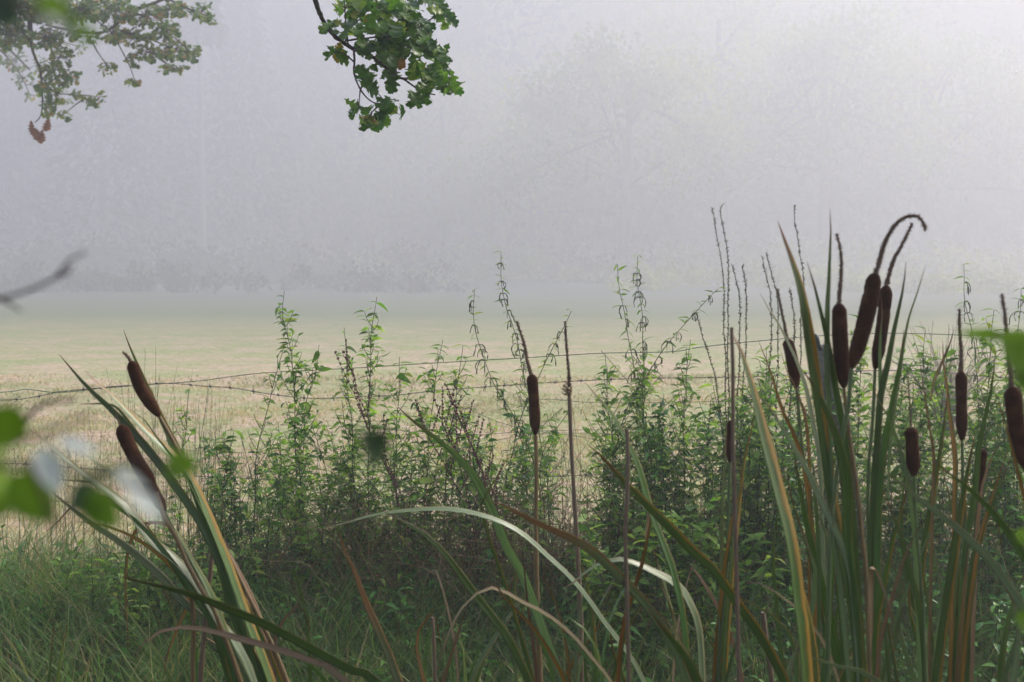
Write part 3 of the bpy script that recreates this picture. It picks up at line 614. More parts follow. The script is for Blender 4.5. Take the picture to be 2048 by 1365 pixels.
# bare dry stalks criss-crossing
mb = MB()
for i in range(420):
    px = 400+1700*rng.random(); y1 = 1180; L = 180+230*rng.random(); a = rng.normal()*.6
    if px < 900: L *= .8
    Y = 6.2+.7*rng.random(); q = [at(px, y1, Y), at(px+math.sin(a)*L*.5, y1-math.cos(a)*L*.5, Y+rng.normal()*.05), at(px+math.sin(a*1.4)*L, y1-math.cos(a*1.2)*L, Y+rng.normal()*.1)]
    tube(mb, smooth_path(q, 7), np.linspace(.0016, .0009, 7), 4, rng.random(), cap=False)
for i in range(1100):
    px = 1050+rng.normal()*330; Y = 6.05+.65*rng.random(); y1 = 1120+120*rng.random(); L = 60+190*rng.random(); a = rng.normal()*.8; x1 = px+rng.normal()*40
    q = [at(x1, y1, Y), at(x1+math.sin(a)*L*.5, y1-abs(math.cos(a))*L*.6, Y+rng.normal()*.06), at(x1+math.sin(a*1.5)*L, y1-abs(math.cos(a*1.3))*L, Y+rng.normal()*.12)]
    tube(mb, smooth_path(q, 5), np.linspace(.0019, .001, 5), 3, .9+.1*rng.random(), cap=False)
tag(mb.build('dry_stalks', M_RUSH), 'criss-crossing thin stalks tangled through the lower wires', 'stalks', kind='stuff')

# rushes, left
for j, (px, Y, n, hg) in enumerate([(50, 6.4, 12, 880), (130, 6.5, 16, 800), (215, 6.6, 14, 850), (300, 6.7, 16, 690), (345, 6.5, 14, 745), (400, 6.4, 22, 760), (430, 6.5, 18, 800), (480, 6.3, 12, 850), (650, 6.5, 12, 900), (820, 6.6, 10, 890), (1110, 6.4, 12, 860)]):
    lb = ['at the left edge', 'behind the drooping left blade', 'under the left cattail heads', 'tallest, behind the upper left cattail head', 'right of the upper left cattail head',
          'dense, beside the small left herb', 'between the small left herb and the tall column', 'left foot of the tall leafy column', 'between the two leafy columns', 'below the blurred dark leaf', 'beside the centre cattail stalk'][j]
    x = at(px, 1100, Y)[0]; t = empty('rush_tuft', (x, Y, gh(x, Y)), 'thin upright green rushes, ' + lb, 'rushes', 'rush tufts')
    mb = MB()
    for i in range(n):
        x0 = px+rng.normal()*26; top = hg+abs(rng.normal())*75; dx = rng.normal()*34
        q = smooth_path([at(x0, 1275, Y), at(x0+dx*.4, (1200+top)/2, Y), at(x0+dx, top, Y)], 7); tube(mb, q, np.linspace(.0018, .0005, 7), 4, rng.random(), cap=False)
    mb.build('stems', M_RUSH, t)
# hazy dry bush out in the meadow
Y = 15; c = at(1893, 690, Y); t = empty('dry_bush', (c[0], Y, gh(c[0], Y)), 'hazy dry twiggy bush standing out in the meadow at right', 'bush')
mb = MB(); g = gh(c[0], Y)
for i in range(90):
    a = rng.normal()*.33; L = (.75+.5*rng.random()); q = smooth_path([(c[0]+rng.normal()*.05, Y, g), (c[0]+math.sin(a)*L*.5, Y+rng.normal()*.1, g+L*.5), (c[0]+math.sin(a*1.3)*L, Y+rng.normal()*.15, g+L*math.cos(a))], 6)
    tube(mb, q, np.linspace(.006, .002, 6), 4, cap=False)
mb.build('twigs', bark_mat('dry_twig', (.14, .10, .09), (.22, .17, .15), 20), t)

# ------------------------------------------------------------------ cattails
GC = 'cattails in the ditch'
def blade(par, pts, w, ty, Y, Yb=None, tw=None, profile=1):
    """one leaf, tip first in picture points; w = visible width in picture pixels"""
    Yb = Y if Yb is None else Yb; n = max(16, 4*len(pts)); m = len(pts); Lpx = float(np.linalg.norm(np.diff(np.array(pts, float), axis=0), axis=1).sum())
    D = Y + (Yb-Y)*np.linspace(0, 1, m)
    C = smooth_path([at(x, y, d) for (x, y), d in zip(pts, D)], n)[::-1]          # base .. tip
    T = norm(np.gradient(C, axis=0)); view = norm(np.array([0, 0, EYE])-C)
    S = norm(np.cross(T, view)); N = norm(np.cross(S, T))
    tw0 = random.uniform(-.75, .75) if tw is None else tw; tw1 = tw0 + random.uniform(-.9, .9)
    t = np.linspace(0, 1, n); th = tw0 + (tw1-tw0)*t; th = np.clip(th, -1.05, 1.05)
    A = S*np.cos(th)[:, None] + N*np.sin(th)[:, None]; Bn = np.cross(A, T)
    prof = (.55+.45*np.minimum(1, t*3))*np.minimum(1, ((1-t)*Lpx/min(230, Lpx*.6))**.8) if profile else np.minimum(1, ((1-t)*6)**.6)
    prof = np.maximum(prof, .03); w = w*.78; W = w/FPX*np.mean(D)*prof/np.maximum(.5, np.abs(np.cos(th)))
    us = np.array([0, .25, .5, .75, 1.0]); k = len(us)
    v = .16*W[:, None]*(np.abs(us-.5)*2)[None]**1.5                      # channelled cross-section
    thick = np.minimum(.0009, W*.06)[:, None]*(1-(np.abs(us-.5)*2)**2)[None]+.00012
    F_ = C[:, None] + A[:, None]*((us-.5)[None]*W[:, None])[..., None] + Bn[:, None]*(v+thick)[..., None]
    Bk = C[:, None] + A[:, None]*((us-.5)[None]*W[:, None])[..., None] + Bn[:, None]*(v-thick)[..., None]
    ring = np.concatenate([F_, Bk[:, ::-1]], 1); kk = 2*k
    i, j = np.meshgrid(np.arange(n-1), np.arange(kk), indexing='ij'); j2 = (j+1) % kk
    F = np.stack([i*kk+j, i*kk+j2, (i+1)*kk+j2, (i+1)*kk+j], -1).reshape(-1, 4)
    ac = np.tile(np.concatenate([us, us[::-1]]), n)
    mb = MB(); mb.add(ring.reshape(-1, 3), F, ac, np.repeat(np.clip(1-(1-t)*Lpx/1000, 0, 1), kk)); return mb.build('leaf', BM[ty], par)
def head(par, top, bot, w, Y, mid=None, kink=None):
    pts = [bot] + ([mid] if mid else []) + [top]; n = 40; C = smooth_path([at(x, y, Y) for x, y in pts], n); t = np.linspace(0, 1, n); r = w/FPX*Y/2
    prof = np.minimum(1, (t*4.5)**.55)*np.minimum(1, ((1-t)*11)**.5); prof = .12+.88*prof
    prof *= 1+.035*np.sin(t*9+random.random()*6)
    if kink: prof *= 1-.10*np.exp(-((t-kink)/.03)**2)
    a = rng.normal(size=(n, 20))*.018; mb = MB(); tube(mb, C, r*prof[:, None]*(1+a), 20)
    # velvet: short hairs standing off the surface
    k = 1500; i = rng.integers(1, n-1, k); th = rng.random(k)*6.28; T, S, N = frames(C)
    dr = S[i]*np.cos(th)[:, None]+N[i]*np.sin(th)[:, None]; p = C[i]+dr*(r*prof[i]*.97)[:, None]; L = .0012+.0012*rng.random(k)
    s = np.cross(dr, T[i])*.00025; q = np.stack([p-s, p+s, p+dr*L[:, None]+T[i]*.0006], 1)
    mb.add(q.reshape(-1, 3), np.arange(3*k).reshape(-1, 3)); return mb.build('seed_head', M_HEAD, par)
def male(par, pts, w, Y, rough=1.):
    n = max(30, int(len(pts)*18)); C = smooth_path([at(x, y, Y) for x, y in pts], n); t = np.linspace(0, 1, n); r = w/FPX*Y/2
    mb = MB(); rr = r*(1-.55*t)[:, None]*(1+.28*rough*rng.normal(size=(n, 7))); tube(mb, C, np.maximum(rr, r*.15), 7)
    T, S, N = frames(C); k = int(260*rough); i = rng.integers(0, n-1, k); th = rng.random(k)*6.28; dr = S[i]*np.cos(th)[:, None]+N[i]*np.sin(th)[:, None]
    for q in range(k):
        L = r*(.5+1.0*random.random()); mb.add([C[i[q]]+T[i[q]]*.0009, C[i[q]]-T[i[q]]*.0009, C[i[q]]+dr[q]*(r+L*.4)+T[i[q]]*L*.5], [[0, 1, 2]])
    return mb.build('spent_flower_spike', M_MALE, par)
def stem(par, pts, w, Y, Yb=None, m=None, name='stem'):
    Yb = Y if Yb is None else Yb; D = np.linspace(Y, Yb, len(pts)); C = smooth_path([at(x, y, d) for (x, y), d in zip(pts, D)], 30)[::-1]
    n = 30; t = np.linspace(0, 1, n); r = w/FPX*np.mean(D)/2*(1.15-.35*t); mb = MB()
    tube(mb, C, r[:, None]*(1+.05*rng.normal(size=(n, 8))), 8); 
    for j in (7, 17):                                        # leaf sheath collars
        tube(mb, C[j:j+4], [r[j]*1.25, r[j]*1.3, r[j]*1.2, r[j]*1.02], 8, cap=False)
    return mb.build(name, m or M_STEM_G, par)
def plant(label, base_px, Y, cat='cattail', name='cattail_plant'):
    p = at(base_px, 1365, Y); return empty(name, (p[0], Y, gh(p[0], Y)), label, cat, GC)
def down(pts, Y, px=None):
    """carry a stem or leaf on below the frame to the ground of the ditch"""
    (x0, y0), (x1, y1) = pts[-2], pts[-1]; g = float(gh(0, Y)); yb = 682.5 + FPX*math.tan(math.atan((EYE-g)/Y)-PITCH)
    s = max(-1.1, min(1.1, (x1-x0)/max(30, y1-y0))); d = yb-y1
    if px is not None: s = (px-x1)/(d*.42)
    return pts + [(x1+s*d*.17, y1+d*.2), (x1+s*d*.32, y1+d*.5), (x1+s*d*.42, yb+4)]

# --- left clump
p = plant('left clump cattail with the upper smooth brown head and a short pointed tip', 575, 3.2)
head(p, (262, 722), (319, 834), 25, 3.15, (281, 776)); male(p, [(262, 724), (254, 712), (245, 705)], 7, 3.15, .5)
stem(p, down([(319, 834), (350, 890), (379, 948), (430, 1054), (478, 1156), (533, 1266), (571, 1358)], 3.2), 10, 3.15, 3.2, M_STEM_B)
for q, w, ty in [([(247, 660), (258, 690), (275, 730), (295, 775), (315, 820), (335, 862), (357, 905), (385, 970), (410, 1040), (440, 1110), (500, 1230), (560, 1365)], 19, 'y'),
                 ([(302, 775), (320, 830), (338, 885), (360, 930), (396, 989), (430, 1100), (500, 1260), (545, 1365)], 12, 'p'),
                 ([(396, 989), (413, 1043), (434, 1105), (448, 1160), (468, 1214), (492, 1276), (520, 1365)], 16, 'g')]: blade(p, down(q, 3.2), w, ty, 3.22, 3.28)
p = plant('left clump cattail with the lower thick brown head and a broken thin tip', 520, 3.0)
head(p, (240, 850), (312, 985), 29, 2.95, (268, 912)); male(p, [(240, 852), (236, 840), (232, 824)], 4, 2.95, .5)
stem(p, down([(312, 985), (330, 1040), (349, 1068), (385, 1150), (430, 1225), (482, 1365)], 3.0), 11, 2.95, 3.0, M_STEM_B)
for q, w, ty in [([(118, 709), (140, 735), (175, 775), (235, 832), (300, 905), (345, 965), (400, 1045), (440, 1130), (458, 1207), (480, 1265), (530, 1365)], 21, 'g'),
                 ([(170, 742), (192, 765), (225, 795), (262, 835), (300, 875), (340, 912), (375, 955), (400, 1005), (425, 1060), (460, 1150), (500, 1260), (540, 1365)], 21, 'y'),
                 ([(262, 820), (285, 835), (310, 870), (345, 915), (380, 965), (405, 1030), (440, 1120), (480, 1240), (520, 1365)], 11, 'g'),
                 ([(155, 810), (180, 808), (228, 812), (262, 850), (300, 900)], 8, 'p')]: blade(p, down(q, 3.0) if q[-1][1] > 1300 else q, w, ty, 2.95, 3.05)
p = plant('left clump cattail with a short half hidden head leaning against the lower head', 500, 3.05)
head(p, (286, 937), (330, 1025), 24, 3.0, (304, 978)); stem(p, down([(330, 1025), (355, 1075), (400, 1160), (440, 1245), (500, 1365)], 3.05), 9, 3.0, 3.05, M_STEM_G)
for q, w, ty in [([(55, 855), (85, 880), (110, 902), (157, 944), (212, 985), (253, 1020), (280, 1060), (307, 1091), (342, 1118), (376, 1153), (407, 1197), (431, 1241), (478, 1303), (506, 1365)], 22, 'p'),
                 ([(150, 870), (164, 907), (205, 934), (256, 968), (300, 1006), (342, 1060), (380, 1120), (430, 1210), (480, 1365)], 15, 'g'),
                 ([(130, 970), (171, 982), (219, 1006), (273, 1043), (325, 1100), (390, 1190), (450, 1300), (470, 1365)], 14, 'g')]: blade(p, down(q, 3.05), w, ty, 3.0, 3.1)
p = plant('headless left clump cattail with long blades drooping far out to the left', 450, 3.1)
for q, w, ty in [([(88, 968), (113, 992), (154, 1026), (191, 1054), (239, 1084), (290, 1125), (328, 1160), (359, 1197), (393, 1228), (430, 1262), (478, 1317), (500, 1365)], 21, 'p'),
                 ([(145, 1042), (181, 1047), (225, 1057), (273, 1078), (325, 1115), (355, 1146), (390, 1180), (440, 1260), (480, 1365)], 14, 'o'),
                 ([(205, 975), (266, 1026), (307, 1071), (342, 1122), (376, 1175), (420, 1240), (460, 1365)], 15, 'y'),
                 ([(38, 957), (85, 960), (137, 961), (191, 968), (240, 1000), (290, 1050), (350, 1130)], 7, 't'),
                 ([(83, 1070), (113, 1047), (137, 1020), (165, 1000), (190, 992), (230, 1005), (290, 1060), (350, 1140)], 13, 't'),
                 ([(256, 1312), (255, 1259), (251, 1190), (253, 1122), (263, 1078), (284, 1050), (325, 1047), (345, 1064), (370, 1120), (395, 1190)], 8, 'o'),
                 ([(328, 1348), (335, 1310), (355, 1255), (374, 1208), (379, 1146), (372, 1110)], 13, 'o')]: blade(p, down(q, 3.1) if q[-1][1] > 1300 else q, w, ty, 3.05, 3.15)
stem(p, down([(425, 1035), (428, 1080), (422, 1130), (412, 1230), (400, 1365)], 3.1), 11, 3.1, None, M_STEM_T)
stem(p, down([(379, 1150), (386, 1230), (385, 1365)], 3.1), 11, 3.1, None, M_STEM_B)
p = plant('headless cattail with one dark blade and one brown blade sweeping low to the left', 760, 2.6)
blade(p, down([(239, 1153), (294, 1166), (342, 1177), (393, 1190), (444, 1211), (513, 1238), (581, 1272), (632, 1300), (700, 1337), (765, 1372)], 2.6), 22, 'g', 2.45, 2.6, .25)
blade(p, down([(268, 1328), (287, 1286), (314, 1266), (355, 1255), (393, 1257), (437, 1266), (485, 1279), (547, 1296), (615, 1320), (690, 1362)], 2.6), 17, 't', 2.4, 2.6)
p = plant('pair of short green blades with orange tips at the bottom left', 105, 3.4, 'cattail')
blade(p, down([(109, 1240), (104, 1293), (99, 1365)], 3.4), 12, 'g', 3.4); blade(p, down([(137, 1246), (124, 1296), (113, 1365)], 3.4), 12, 'g', 3.4)
p = plant('short blades cut by the bottom left corner', 70, 2.6, 'cattail')
blade(p, down([(-20, 1290), (20, 1325), (70, 1372)], 2.6), 20, 'p', 2.6); blade(p, down([(-10, 1245), (30, 1300), (60, 1372)], 2.6), 9, 'y', 2.6)
# --- centre
p = plant('centre cattail with one slender brown head standing alone below the tallest nettle', 1080, 3.6)
head(p, (1063, 748), (1071, 871), 22, 3.6, (1068, 800)); male(p, [(1063, 750), (1055, 725), (1050, 695), (1042, 668), (1033, 643)], 8, 3.6)
stem(p, down([(1071, 871), (1073, 950), (1072, 1100), (1080, 1365)], 3.6), 10, 3.6, None, M_STEM_B)
for q, w, ty in [([(797, 815), (822, 838), (864, 869), (902, 899), (940, 937), (970, 986), (992, 1031), (1015, 1091), (1045, 1144), (1068, 1201), (1091, 1265), (1125, 1352), (1135, 1372)], 24, 'p'),
                 ([(1043, 1073), (1047, 1125), (1057, 1220), (1068, 1303), (1074, 1372)], 9, 'b'), ([(1024, 900), (1000, 944), (977, 982), (962, 1008), (980, 1080), (1020, 1200), (1070, 1372)], 9, 'y')]: blade(p, down(q, 3.5), w, ty, 3.3, 3.5)
p = plant('thin dead cattail stalk with a ragged bare tip, right of the centre cattail', 1163, 3.7)
male(p, [(1140, 792), (1137, 740), (1133, 690), (1130, 643)], 7, 3.7, 1.4); stem(p, down([(1138, 780), (1143, 900), (1150, 1020), (1160, 1200), (1163, 1365)], 3.7), 10, 3.7, None, M_STEM_T)
fl = MB(); c = at(1136, 778, 3.7); scatter(fl, P_TINY, c+rng.normal(size=(60, 3))*np.array([.004, .003, .012]), rdir(60), rdir(60), .014); fl.build('fluff', BM['t'], p)
p = plant('headless centre cattail whose long blade arches flat to the left', 1290, 3.2)
for q, w, ty in [([(641, 1059), (694, 1046), (751, 1031), (826, 1022), (894, 1020), (958, 1031), (1011, 1050), (1053, 1076), (1090, 1110), (1136, 1152), (1174, 1197), (1211, 1250), (1257, 1310), (1290, 1372)], 12, 'p'),
                 ([(1124, 1178), (1147, 1167), (1174, 1144), (1204, 1127), (1241, 1121), (1279, 1133), (1317, 1152), (1355, 1174), (1378, 1210), (1395, 1260), (1402, 1372)], 18, 'p'),
                 ([(1306, 990), (1304, 1020), (1298, 1060), (1290, 1099), (1279, 1144), (1264, 1190), (1249, 1242), (1240, 1303), (1236, 1372)], 14, 'o'),
                 ([(1296, 985), (1304, 995), (1300, 1030), (1292, 1080)], 12, 't')]: blade(p, down(q, 3.2) if q[-1][1] > 1300 else q, w, ty, 3.0, 3.2)
p = plant('headless cattail with two blades fanning left below the arching blade', 1045, 2.9)
for q, w, ty in [([(762, 1020), (804, 1042), (857, 1076), (894, 1114), (925, 1156), (955, 1197), (985, 1235), (1015, 1276), (1045, 1337), (1060, 1372)], 21, 'g'),
                 ([(868, 1355), (894, 1276), (921, 1220), (962, 1182), (996, 1178), (1045, 1205), (1090, 1227), (1143, 1269), (1189, 1322), (1230, 1375)], 9, 't'),
                 ([(968, 1160), (992, 1171), (1015, 1201), (1053, 1239), (1087, 1280), (1110, 1320), (1136, 1372)], 10, 'o'),
                 ([(940, 1200), (921, 1254), (902, 1314), (885, 1372)], 12, 'b')]: blade(p, down(q, 2.9), w, ty, 2.7, 2.9)
p = plant('upright blade with a long rusty brown tip left of the centre fan', 800, 2.6)
blade(p, down([(676, 1060), (691, 1107), (709, 1144), (725, 1190), (747, 1242), (770, 1295), (800, 1372)], 2.6), 21, 'm', 2.5, 2.6)
p = plant('headless cattail with an olive brown blade reaching left across the centre stalks', 1400, 2.6)
for q, w, ty in [([(970, 1001), (1000, 1008), (1045, 1031), (1090, 1054), (1136, 1073), (1181, 1099), (1219, 1133), (1257, 1171), (1294, 1212), (1340, 1280), (1380, 1372)], 24, 'm'),
                 ([(1294, 1216), (1330, 1262), (1372, 1315), (1400, 1372)], 27, 'g'), ([(1290, 1215), (1325, 1231), (1351, 1265), (1375, 1310), (1390, 1372)], 10, 't')]: blade(p, down(q, 2.6), w, ty, 2.4, 2.6)
p = plant('headless cattail with a long dark blade falling from upper left to lower right', 1570, 2.6)
for q, w, ty in [([(1174, 888), (1204, 914), (1241, 956), (1272, 986), (1309, 1024), (1347, 1061), (1382, 1098), (1427, 1139), (1464, 1190), (1495, 1232), (1529, 1283), (1575, 1372)], 25, 'y'),
                 ([(1478, 1163), (1512, 1165), (1539, 1177), (1574, 1201), (1608, 1232), (1650, 1290), (1680, 1372)], 10, 't')]: blade(p, down(q, 2.6), w, ty, 2.5, 2.6)
p = plant('headless cattail with a narrow blade bending over the bare brown stalk', 1370, 3.0)
blade(p, down([(1170, 765), (1194, 794), (1219, 823), (1238, 855), (1255, 889), (1273, 926), (1288, 980), (1306, 1039), (1328, 1095), (1347, 1152), (1365, 1240), (1375, 1372)], 3.0), 17, 'g', 2.9, 3.0)
p = plant('bare brown dead stalk between the centre and right clumps', 1258, 2.5)
stem(p, down([(1254, 858), (1256, 950), (1251, 1070), (1254, 1200), (1258, 1372)], 2.5), 10, 2.5, None, M_STEM_T)
p = plant('short broken tan stub at the bottom, left of centre', 868, 3.2); stem(p, down([(865, 1235), (868, 1290), (870, 1372)], 3.2), 9, 3.2, None, M_STEM_T)
blade(p, down([(803, 1222), (796, 1255), (790, 1310), (786, 1372)], 3.2), 12, 'p', 3.2)
p = plant('ragged broken tan stub at the bottom, right of centre', 1545, 3.3); stem(p, down([(1526, 1225), (1532, 1280), (1545, 1372)], 3.3), 13, 3.3, None, M_STEM_T)
p = plant('tuft of fresh narrow green blades at the bottom beside the centre stalks', 940, 3.6)
for q, w in [([(1000, 1215), (962, 1290), (935, 1372)], 10), ([(1035, 1170), (985, 1270), (950, 1372)], 9), ([(905, 1225), (925, 1300), (930, 1372)], 10), ([(980, 1280), (1000, 1330), (1010, 1372)], 9), ([(868, 1200), (855, 1290), (845, 1372)], 12)]:
    blade(p, down(q, 3.6), w, 'g', 3.6)
# --- right clump
p = plant('right clump cattail with a small head half hidden behind a dead stalk', 1440, 3.4)
head(p, (1462, 840), (1459, 926), 15, 3.4); stem(p, down([(1459, 926), (1455, 1100), (1440, 1365)], 3.4), 8, 3.4)
for q, w, ty in [([(1453, 835), (1451, 894), (1448, 943), (1444, 1000), (1442, 1100), (1436, 1372)], 10, 'p'),
                 ([(1478, 925), (1484, 975), (1471, 1012), (1461, 1057), (1454, 1105), (1447, 1156), (1440, 1225), (1433, 1293), (1428, 1372)], 13, 'o'),
                 ([(1509, 830), (1500, 870), (1487, 918), (1475, 1010), (1460, 1150), (1445, 1372)], 14, 'y')]: blade(p, down(q, 3.4), w, ty, 3.3, 3.4)
p = plant('tall dead stalk rising before the small half hidden head', 1478, 2.3)
stem(p, down([(1463, 655), (1466, 760), (1466, 900), (1472, 1100), (1478, 1372)], 2.3), 10, 2.3, None, M_STEM_T)
blade(p, down([(1464, 668), (1480, 700), (1493, 745), (1507, 796), (1520, 857), (1536, 918), (1553, 985), (1571, 1054), (1584, 1122), (1591, 1190), (1601, 1259), (1610, 1372)], 2.2), 29, 'y', 2.2)
p = plant('right clump cattail with a slim dark head crossed by a pale blade', 1625, 3.0)
head(p, (1574, 678), (1593, 776), 24, 3.0, (1583, 715)); male(p, [(1574, 682), (1569, 650), (1561, 612), (1555, 578)], 7, 3.0)
stem(p, down([(1593, 776), (1605, 900), (1615, 1000), (1625, 1372)], 3.0), 8, 3.0)
for q, w, ty in [([(1519, 586), (1535, 615), (1553, 642), (1567, 669), (1580, 696), (1594, 728), (1610, 775), (1625, 850), (1640, 960), (1650, 1372)], 11, 'p'),
                 ([(1517, 682), (1540, 738), (1553, 778), (1564, 816), (1583, 853), (1599, 891), (1615, 960), (1630, 1100), (1635, 1372)], 11, 'o'),
                 ([(1594, 784), (1607, 811), (1615, 851), (1618, 904), (1620, 945), (1618, 1100), (1620, 1372)], 9, 'o'),
                 ([(1560, 700), (1575, 745), (1590, 775), (1612, 850), (1622, 1000)], 7, 'b'),
                 ([(1587, 900), (1601, 975), (1611, 1030), (1625, 1091), (1638, 1146), (1652, 1201), (1666, 1259), (1685, 1372)], 22, 'g'),
                 ([(1570, 930), (1587, 1013), (1608, 1071), (1625, 1132), (1642, 1208), (1660, 1372)], 9, 'y')]: blade(p, down(q, 3.0) if q[-1][1] > 1300 else q, w, ty, 2.9, 3.0)
p = plant('right clump cattail with the big upright head and straight ragged tip', 1745, 2.5)
head(p, (1678, 606), (1688, 778), 31, 2.5, (1681, 690)); male(p, [(1678, 610), (1680, 575), (1683, 530), (1680, 495), (1673, 467)], 9, 2.5)
stem(p, down([(1688, 778), (1700, 880), (1712, 960), (1722, 1050), (1732, 1150), (1740, 1372)], 2.5), 10, 2.5, None, M_STEM_B)
for q, w, ty in [([(1555, 442), (1568, 480), (1583, 524), (1597, 570), (1607, 621), (1615, 677), (1623, 730), (1631, 784), (1639, 837), (1648, 900), (1662, 1000), (1700, 1200), (1725, 1372)], 28, 'y'),
                 ([(1660, 417), (1662, 450), (1660, 514), (1658, 567), (1655, 634), (1655, 745), (1658, 784), (1660, 837), (1665, 1000), (1700, 1372)], 14, 'p'),
                 ([(1614, 523), (1628, 567), (1642, 621), (1652, 661), (1663, 714), (1677, 800), (1700, 950), (1730, 1372)], 17, 'g')]: blade(p, down(q, 2.5), w, ty, 2.45, 2.55)
p = plant('right clump cattail with a big leaning head whose long tip curls over to the right', 1655, 2.4)
head(p, (1751, 545), (1703, 738), 33, 2.4, (1731, 640), .78); male(p, [(1750, 550), (1757, 530), (1768, 490), (1785, 458), (1805, 438), (1830, 432), (1845, 443), (1851, 463)], 11, 2.4)
stem(p, down([(1703, 738), (1696, 820), (1684, 877), (1671, 970), (1660, 1100), (1655, 1372)], 2.4), 11, 2.4, None, M_STEM_G)
for q, w, ty in [([(1602, 736), (1626, 770), (1650, 816), (1666, 853), (1682, 904), (1693, 958), (1694, 1008), (1695, 1071), (1703, 1156), (1712, 1242), (1720, 1372)], 28, 'g'),
                 ([(1516, 789), (1535, 811), (1551, 835), (1587, 895), (1618, 951), (1638, 996), (1662, 1047), (1683, 1091), (1700, 1146), (1708, 1208), (1720, 1372)], 17, 'p'),
                 ([(1574, 1064), (1590, 1139), (1606, 1190), (1618, 1245), (1628, 1310), (1632, 1372)], 13, 'y')]: blade(p, down(q, 2.4), w, ty, 2.35, 2.45)
p = plant('right clump cattail with a slender leaning head behind the big leaning one', 1745, 2.75)
head(p, (1773, 570), (1750, 740), 26, 2.75, (1765, 650), .7); male(p, [(1772, 574), (1781, 540), (1790, 515), (1805, 488), (1825, 447)], 9, 2.75, 1.3)
stem(p, down([(1750, 740), (1745, 850), (1735, 1000), (1748, 1372)], 2.75), 9, 2.75)
for q, w, ty in [([(1812, 522), (1808, 567), (1800, 607), (1788, 661), (1773, 740), (1762, 784), (1757, 837), (1754, 891), (1749, 944), (1744, 1071), (1741, 1173), (1748, 1276), (1755, 1372)], 17, 'g'),
                 ([(1852, 528), (1842, 562), (1832, 594), (1818, 637), (1808, 690), (1798, 760), (1785, 850), (1775, 1000)], 9, 'p'),
                 ([(1808, 660), (1800, 725), (1789, 778), (1778, 837), (1768, 891), (1761, 939), (1755, 1050), (1752, 1372)], 19, 'g'),
                 ([(1762, 590), (1765, 618), (1761, 661), (1759, 717), (1760, 770), (1761, 811), (1754, 877), (1752, 944), (1750, 1100), (1752, 1372)], 14, 'p')]: blade(p, down(q, 2.75) if q[-1][1] > 1300 else q, w, ty, 2.7, 2.75)
p = plant('right clump cattail with a short fat head and needle thin tip', 1850, 2.7)
head(p, (1822, 855), (1828, 953), 27, 2.7); male(p, [(1822, 858), (1819, 800), (1815, 740)], 4, 2.7, .4)
stem(p, down([(1828, 953), (1832, 1050), (1845, 1200), (1853, 1372)], 2.7), 8, 2.7)
for q, w, ty in [([(1741, 768), (1757, 800), (1776, 832), (1789, 864), (1802, 899), (1813, 944), (1824, 1008), (1832, 1100), (1842, 1372)], 12, 'p'),
                 ([(1837, 704), (1845, 757), (1853, 811), (1861, 864), (1869, 918), (1866, 1000), (1858, 1372)], 8, 'b'),
                 ([(1820, 955), (1806, 1009), (1789, 1064), (1772, 1146), (1758, 1208), (1751, 1259), (1745, 1372)], 15, 'y'),
                 ([(1765, 975), (1785, 1030), (1806, 1085), (1823, 1156), (1840, 1225), (1852, 1372)], 15, 'g'),
                 ([(1854, 1033), (1833, 1064), (1813, 1105), (1792, 1167), (1772, 1235), (1758, 1293), (1752, 1372)], 11, 'b'),
                 ([(1785, 1279), (1782, 1225), (1772, 1190), (1758, 1153), (1748, 1128), (1740, 1160), (1738, 1372)], 13, 't')]: blade(p, down(q, 2.7), w, ty, 2.65, 2.75)
p = plant('right clump cattail with a slim upright head and long straight tip by the right nettle', 1895, 3.0)
head(p, (1922, 742), (1924, 882), 23, 3.0); male(p, [(1922, 746), (1922, 700), (1919, 655), (1919, 618)], 9, 3.0)
stem(p, down([(1924, 882), (1925, 1000), (1912, 1150), (1900, 1372)], 3.0), 8, 3.0)
for q, w, ty in [([(1909, 656), (1899, 690), (1883, 728), (1869, 760), (1862, 800)], 8, 't'), ([(1885, 680), (1887, 730), (1893, 770), (1899, 837), (1907, 891), (1909, 971), (1900, 1372)], 13, 'o'),
                 ([(1896, 778), (1891, 824), (1883, 891), (1874, 944), (1861, 1020), (1847, 1105), (1842, 1190), (1850, 1372)], 16, 'y'),
                 ([(1950, 872), (1941, 910), (1932, 958), (1924, 1008), (1913, 1071), (1903, 1139), (1893, 1208), (1883, 1276), (1872, 1372)], 24, 'y'),
                 ([(1992, 703), (1987, 744), (1979, 797), (1966, 851), (1956, 904), (1948, 1000), (1930, 1100), (1910, 1372)], 16, 'g'),
                 ([(1936, 1085), (1929, 1173), (1922, 1276), (1915, 1372)], 13, 'b')]: blade(p, down(q, 3.0) if q[-1][1] > 1300 else q, w, ty, 2.95, 3.0)
p = plant('right clump cattail with a small pointed head behind curved brown blades', 1935, 3.1)
head(p, (1967, 898), (1957, 985), 18, 3.1); stem(p, down([(1957, 985), (1950, 1060), (1935, 1372)], 3.1), 8, 3.1)
for q, w, ty in [([(2022, 868), (1997, 889), (1981, 918), (1967, 958), (1959, 1000), (1950, 1100), (1940, 1372)], 11, 'b'),
                 ([(2016, 900), (2001, 944), (1981, 1006), (1963, 1064), (1945, 1173), (1931, 1293), (1925, 1372)], 13, 'o'),
                 ([(2024, 910), (2000, 971), (1987, 1003), (1958, 1078), (1941, 1156), (1935, 1372)], 13, 'g')]: blade(p, down(q, 3.1), w, ty, 3.05, 3.1)
p = plant('nearest cattail with a thick dark head cut by the right edge', 2130, 2.25)
head(p, (2024, 772), (2056, 945), 34, 2.25, (2034, 860)); male(p, [(2024, 778), (2018, 720), (2012, 650), (2004, 588)], 11, 2.25)
stem(p, down([(2056, 945), (2080, 1100), (2110, 1372)], 2.25), 11, 2.25)
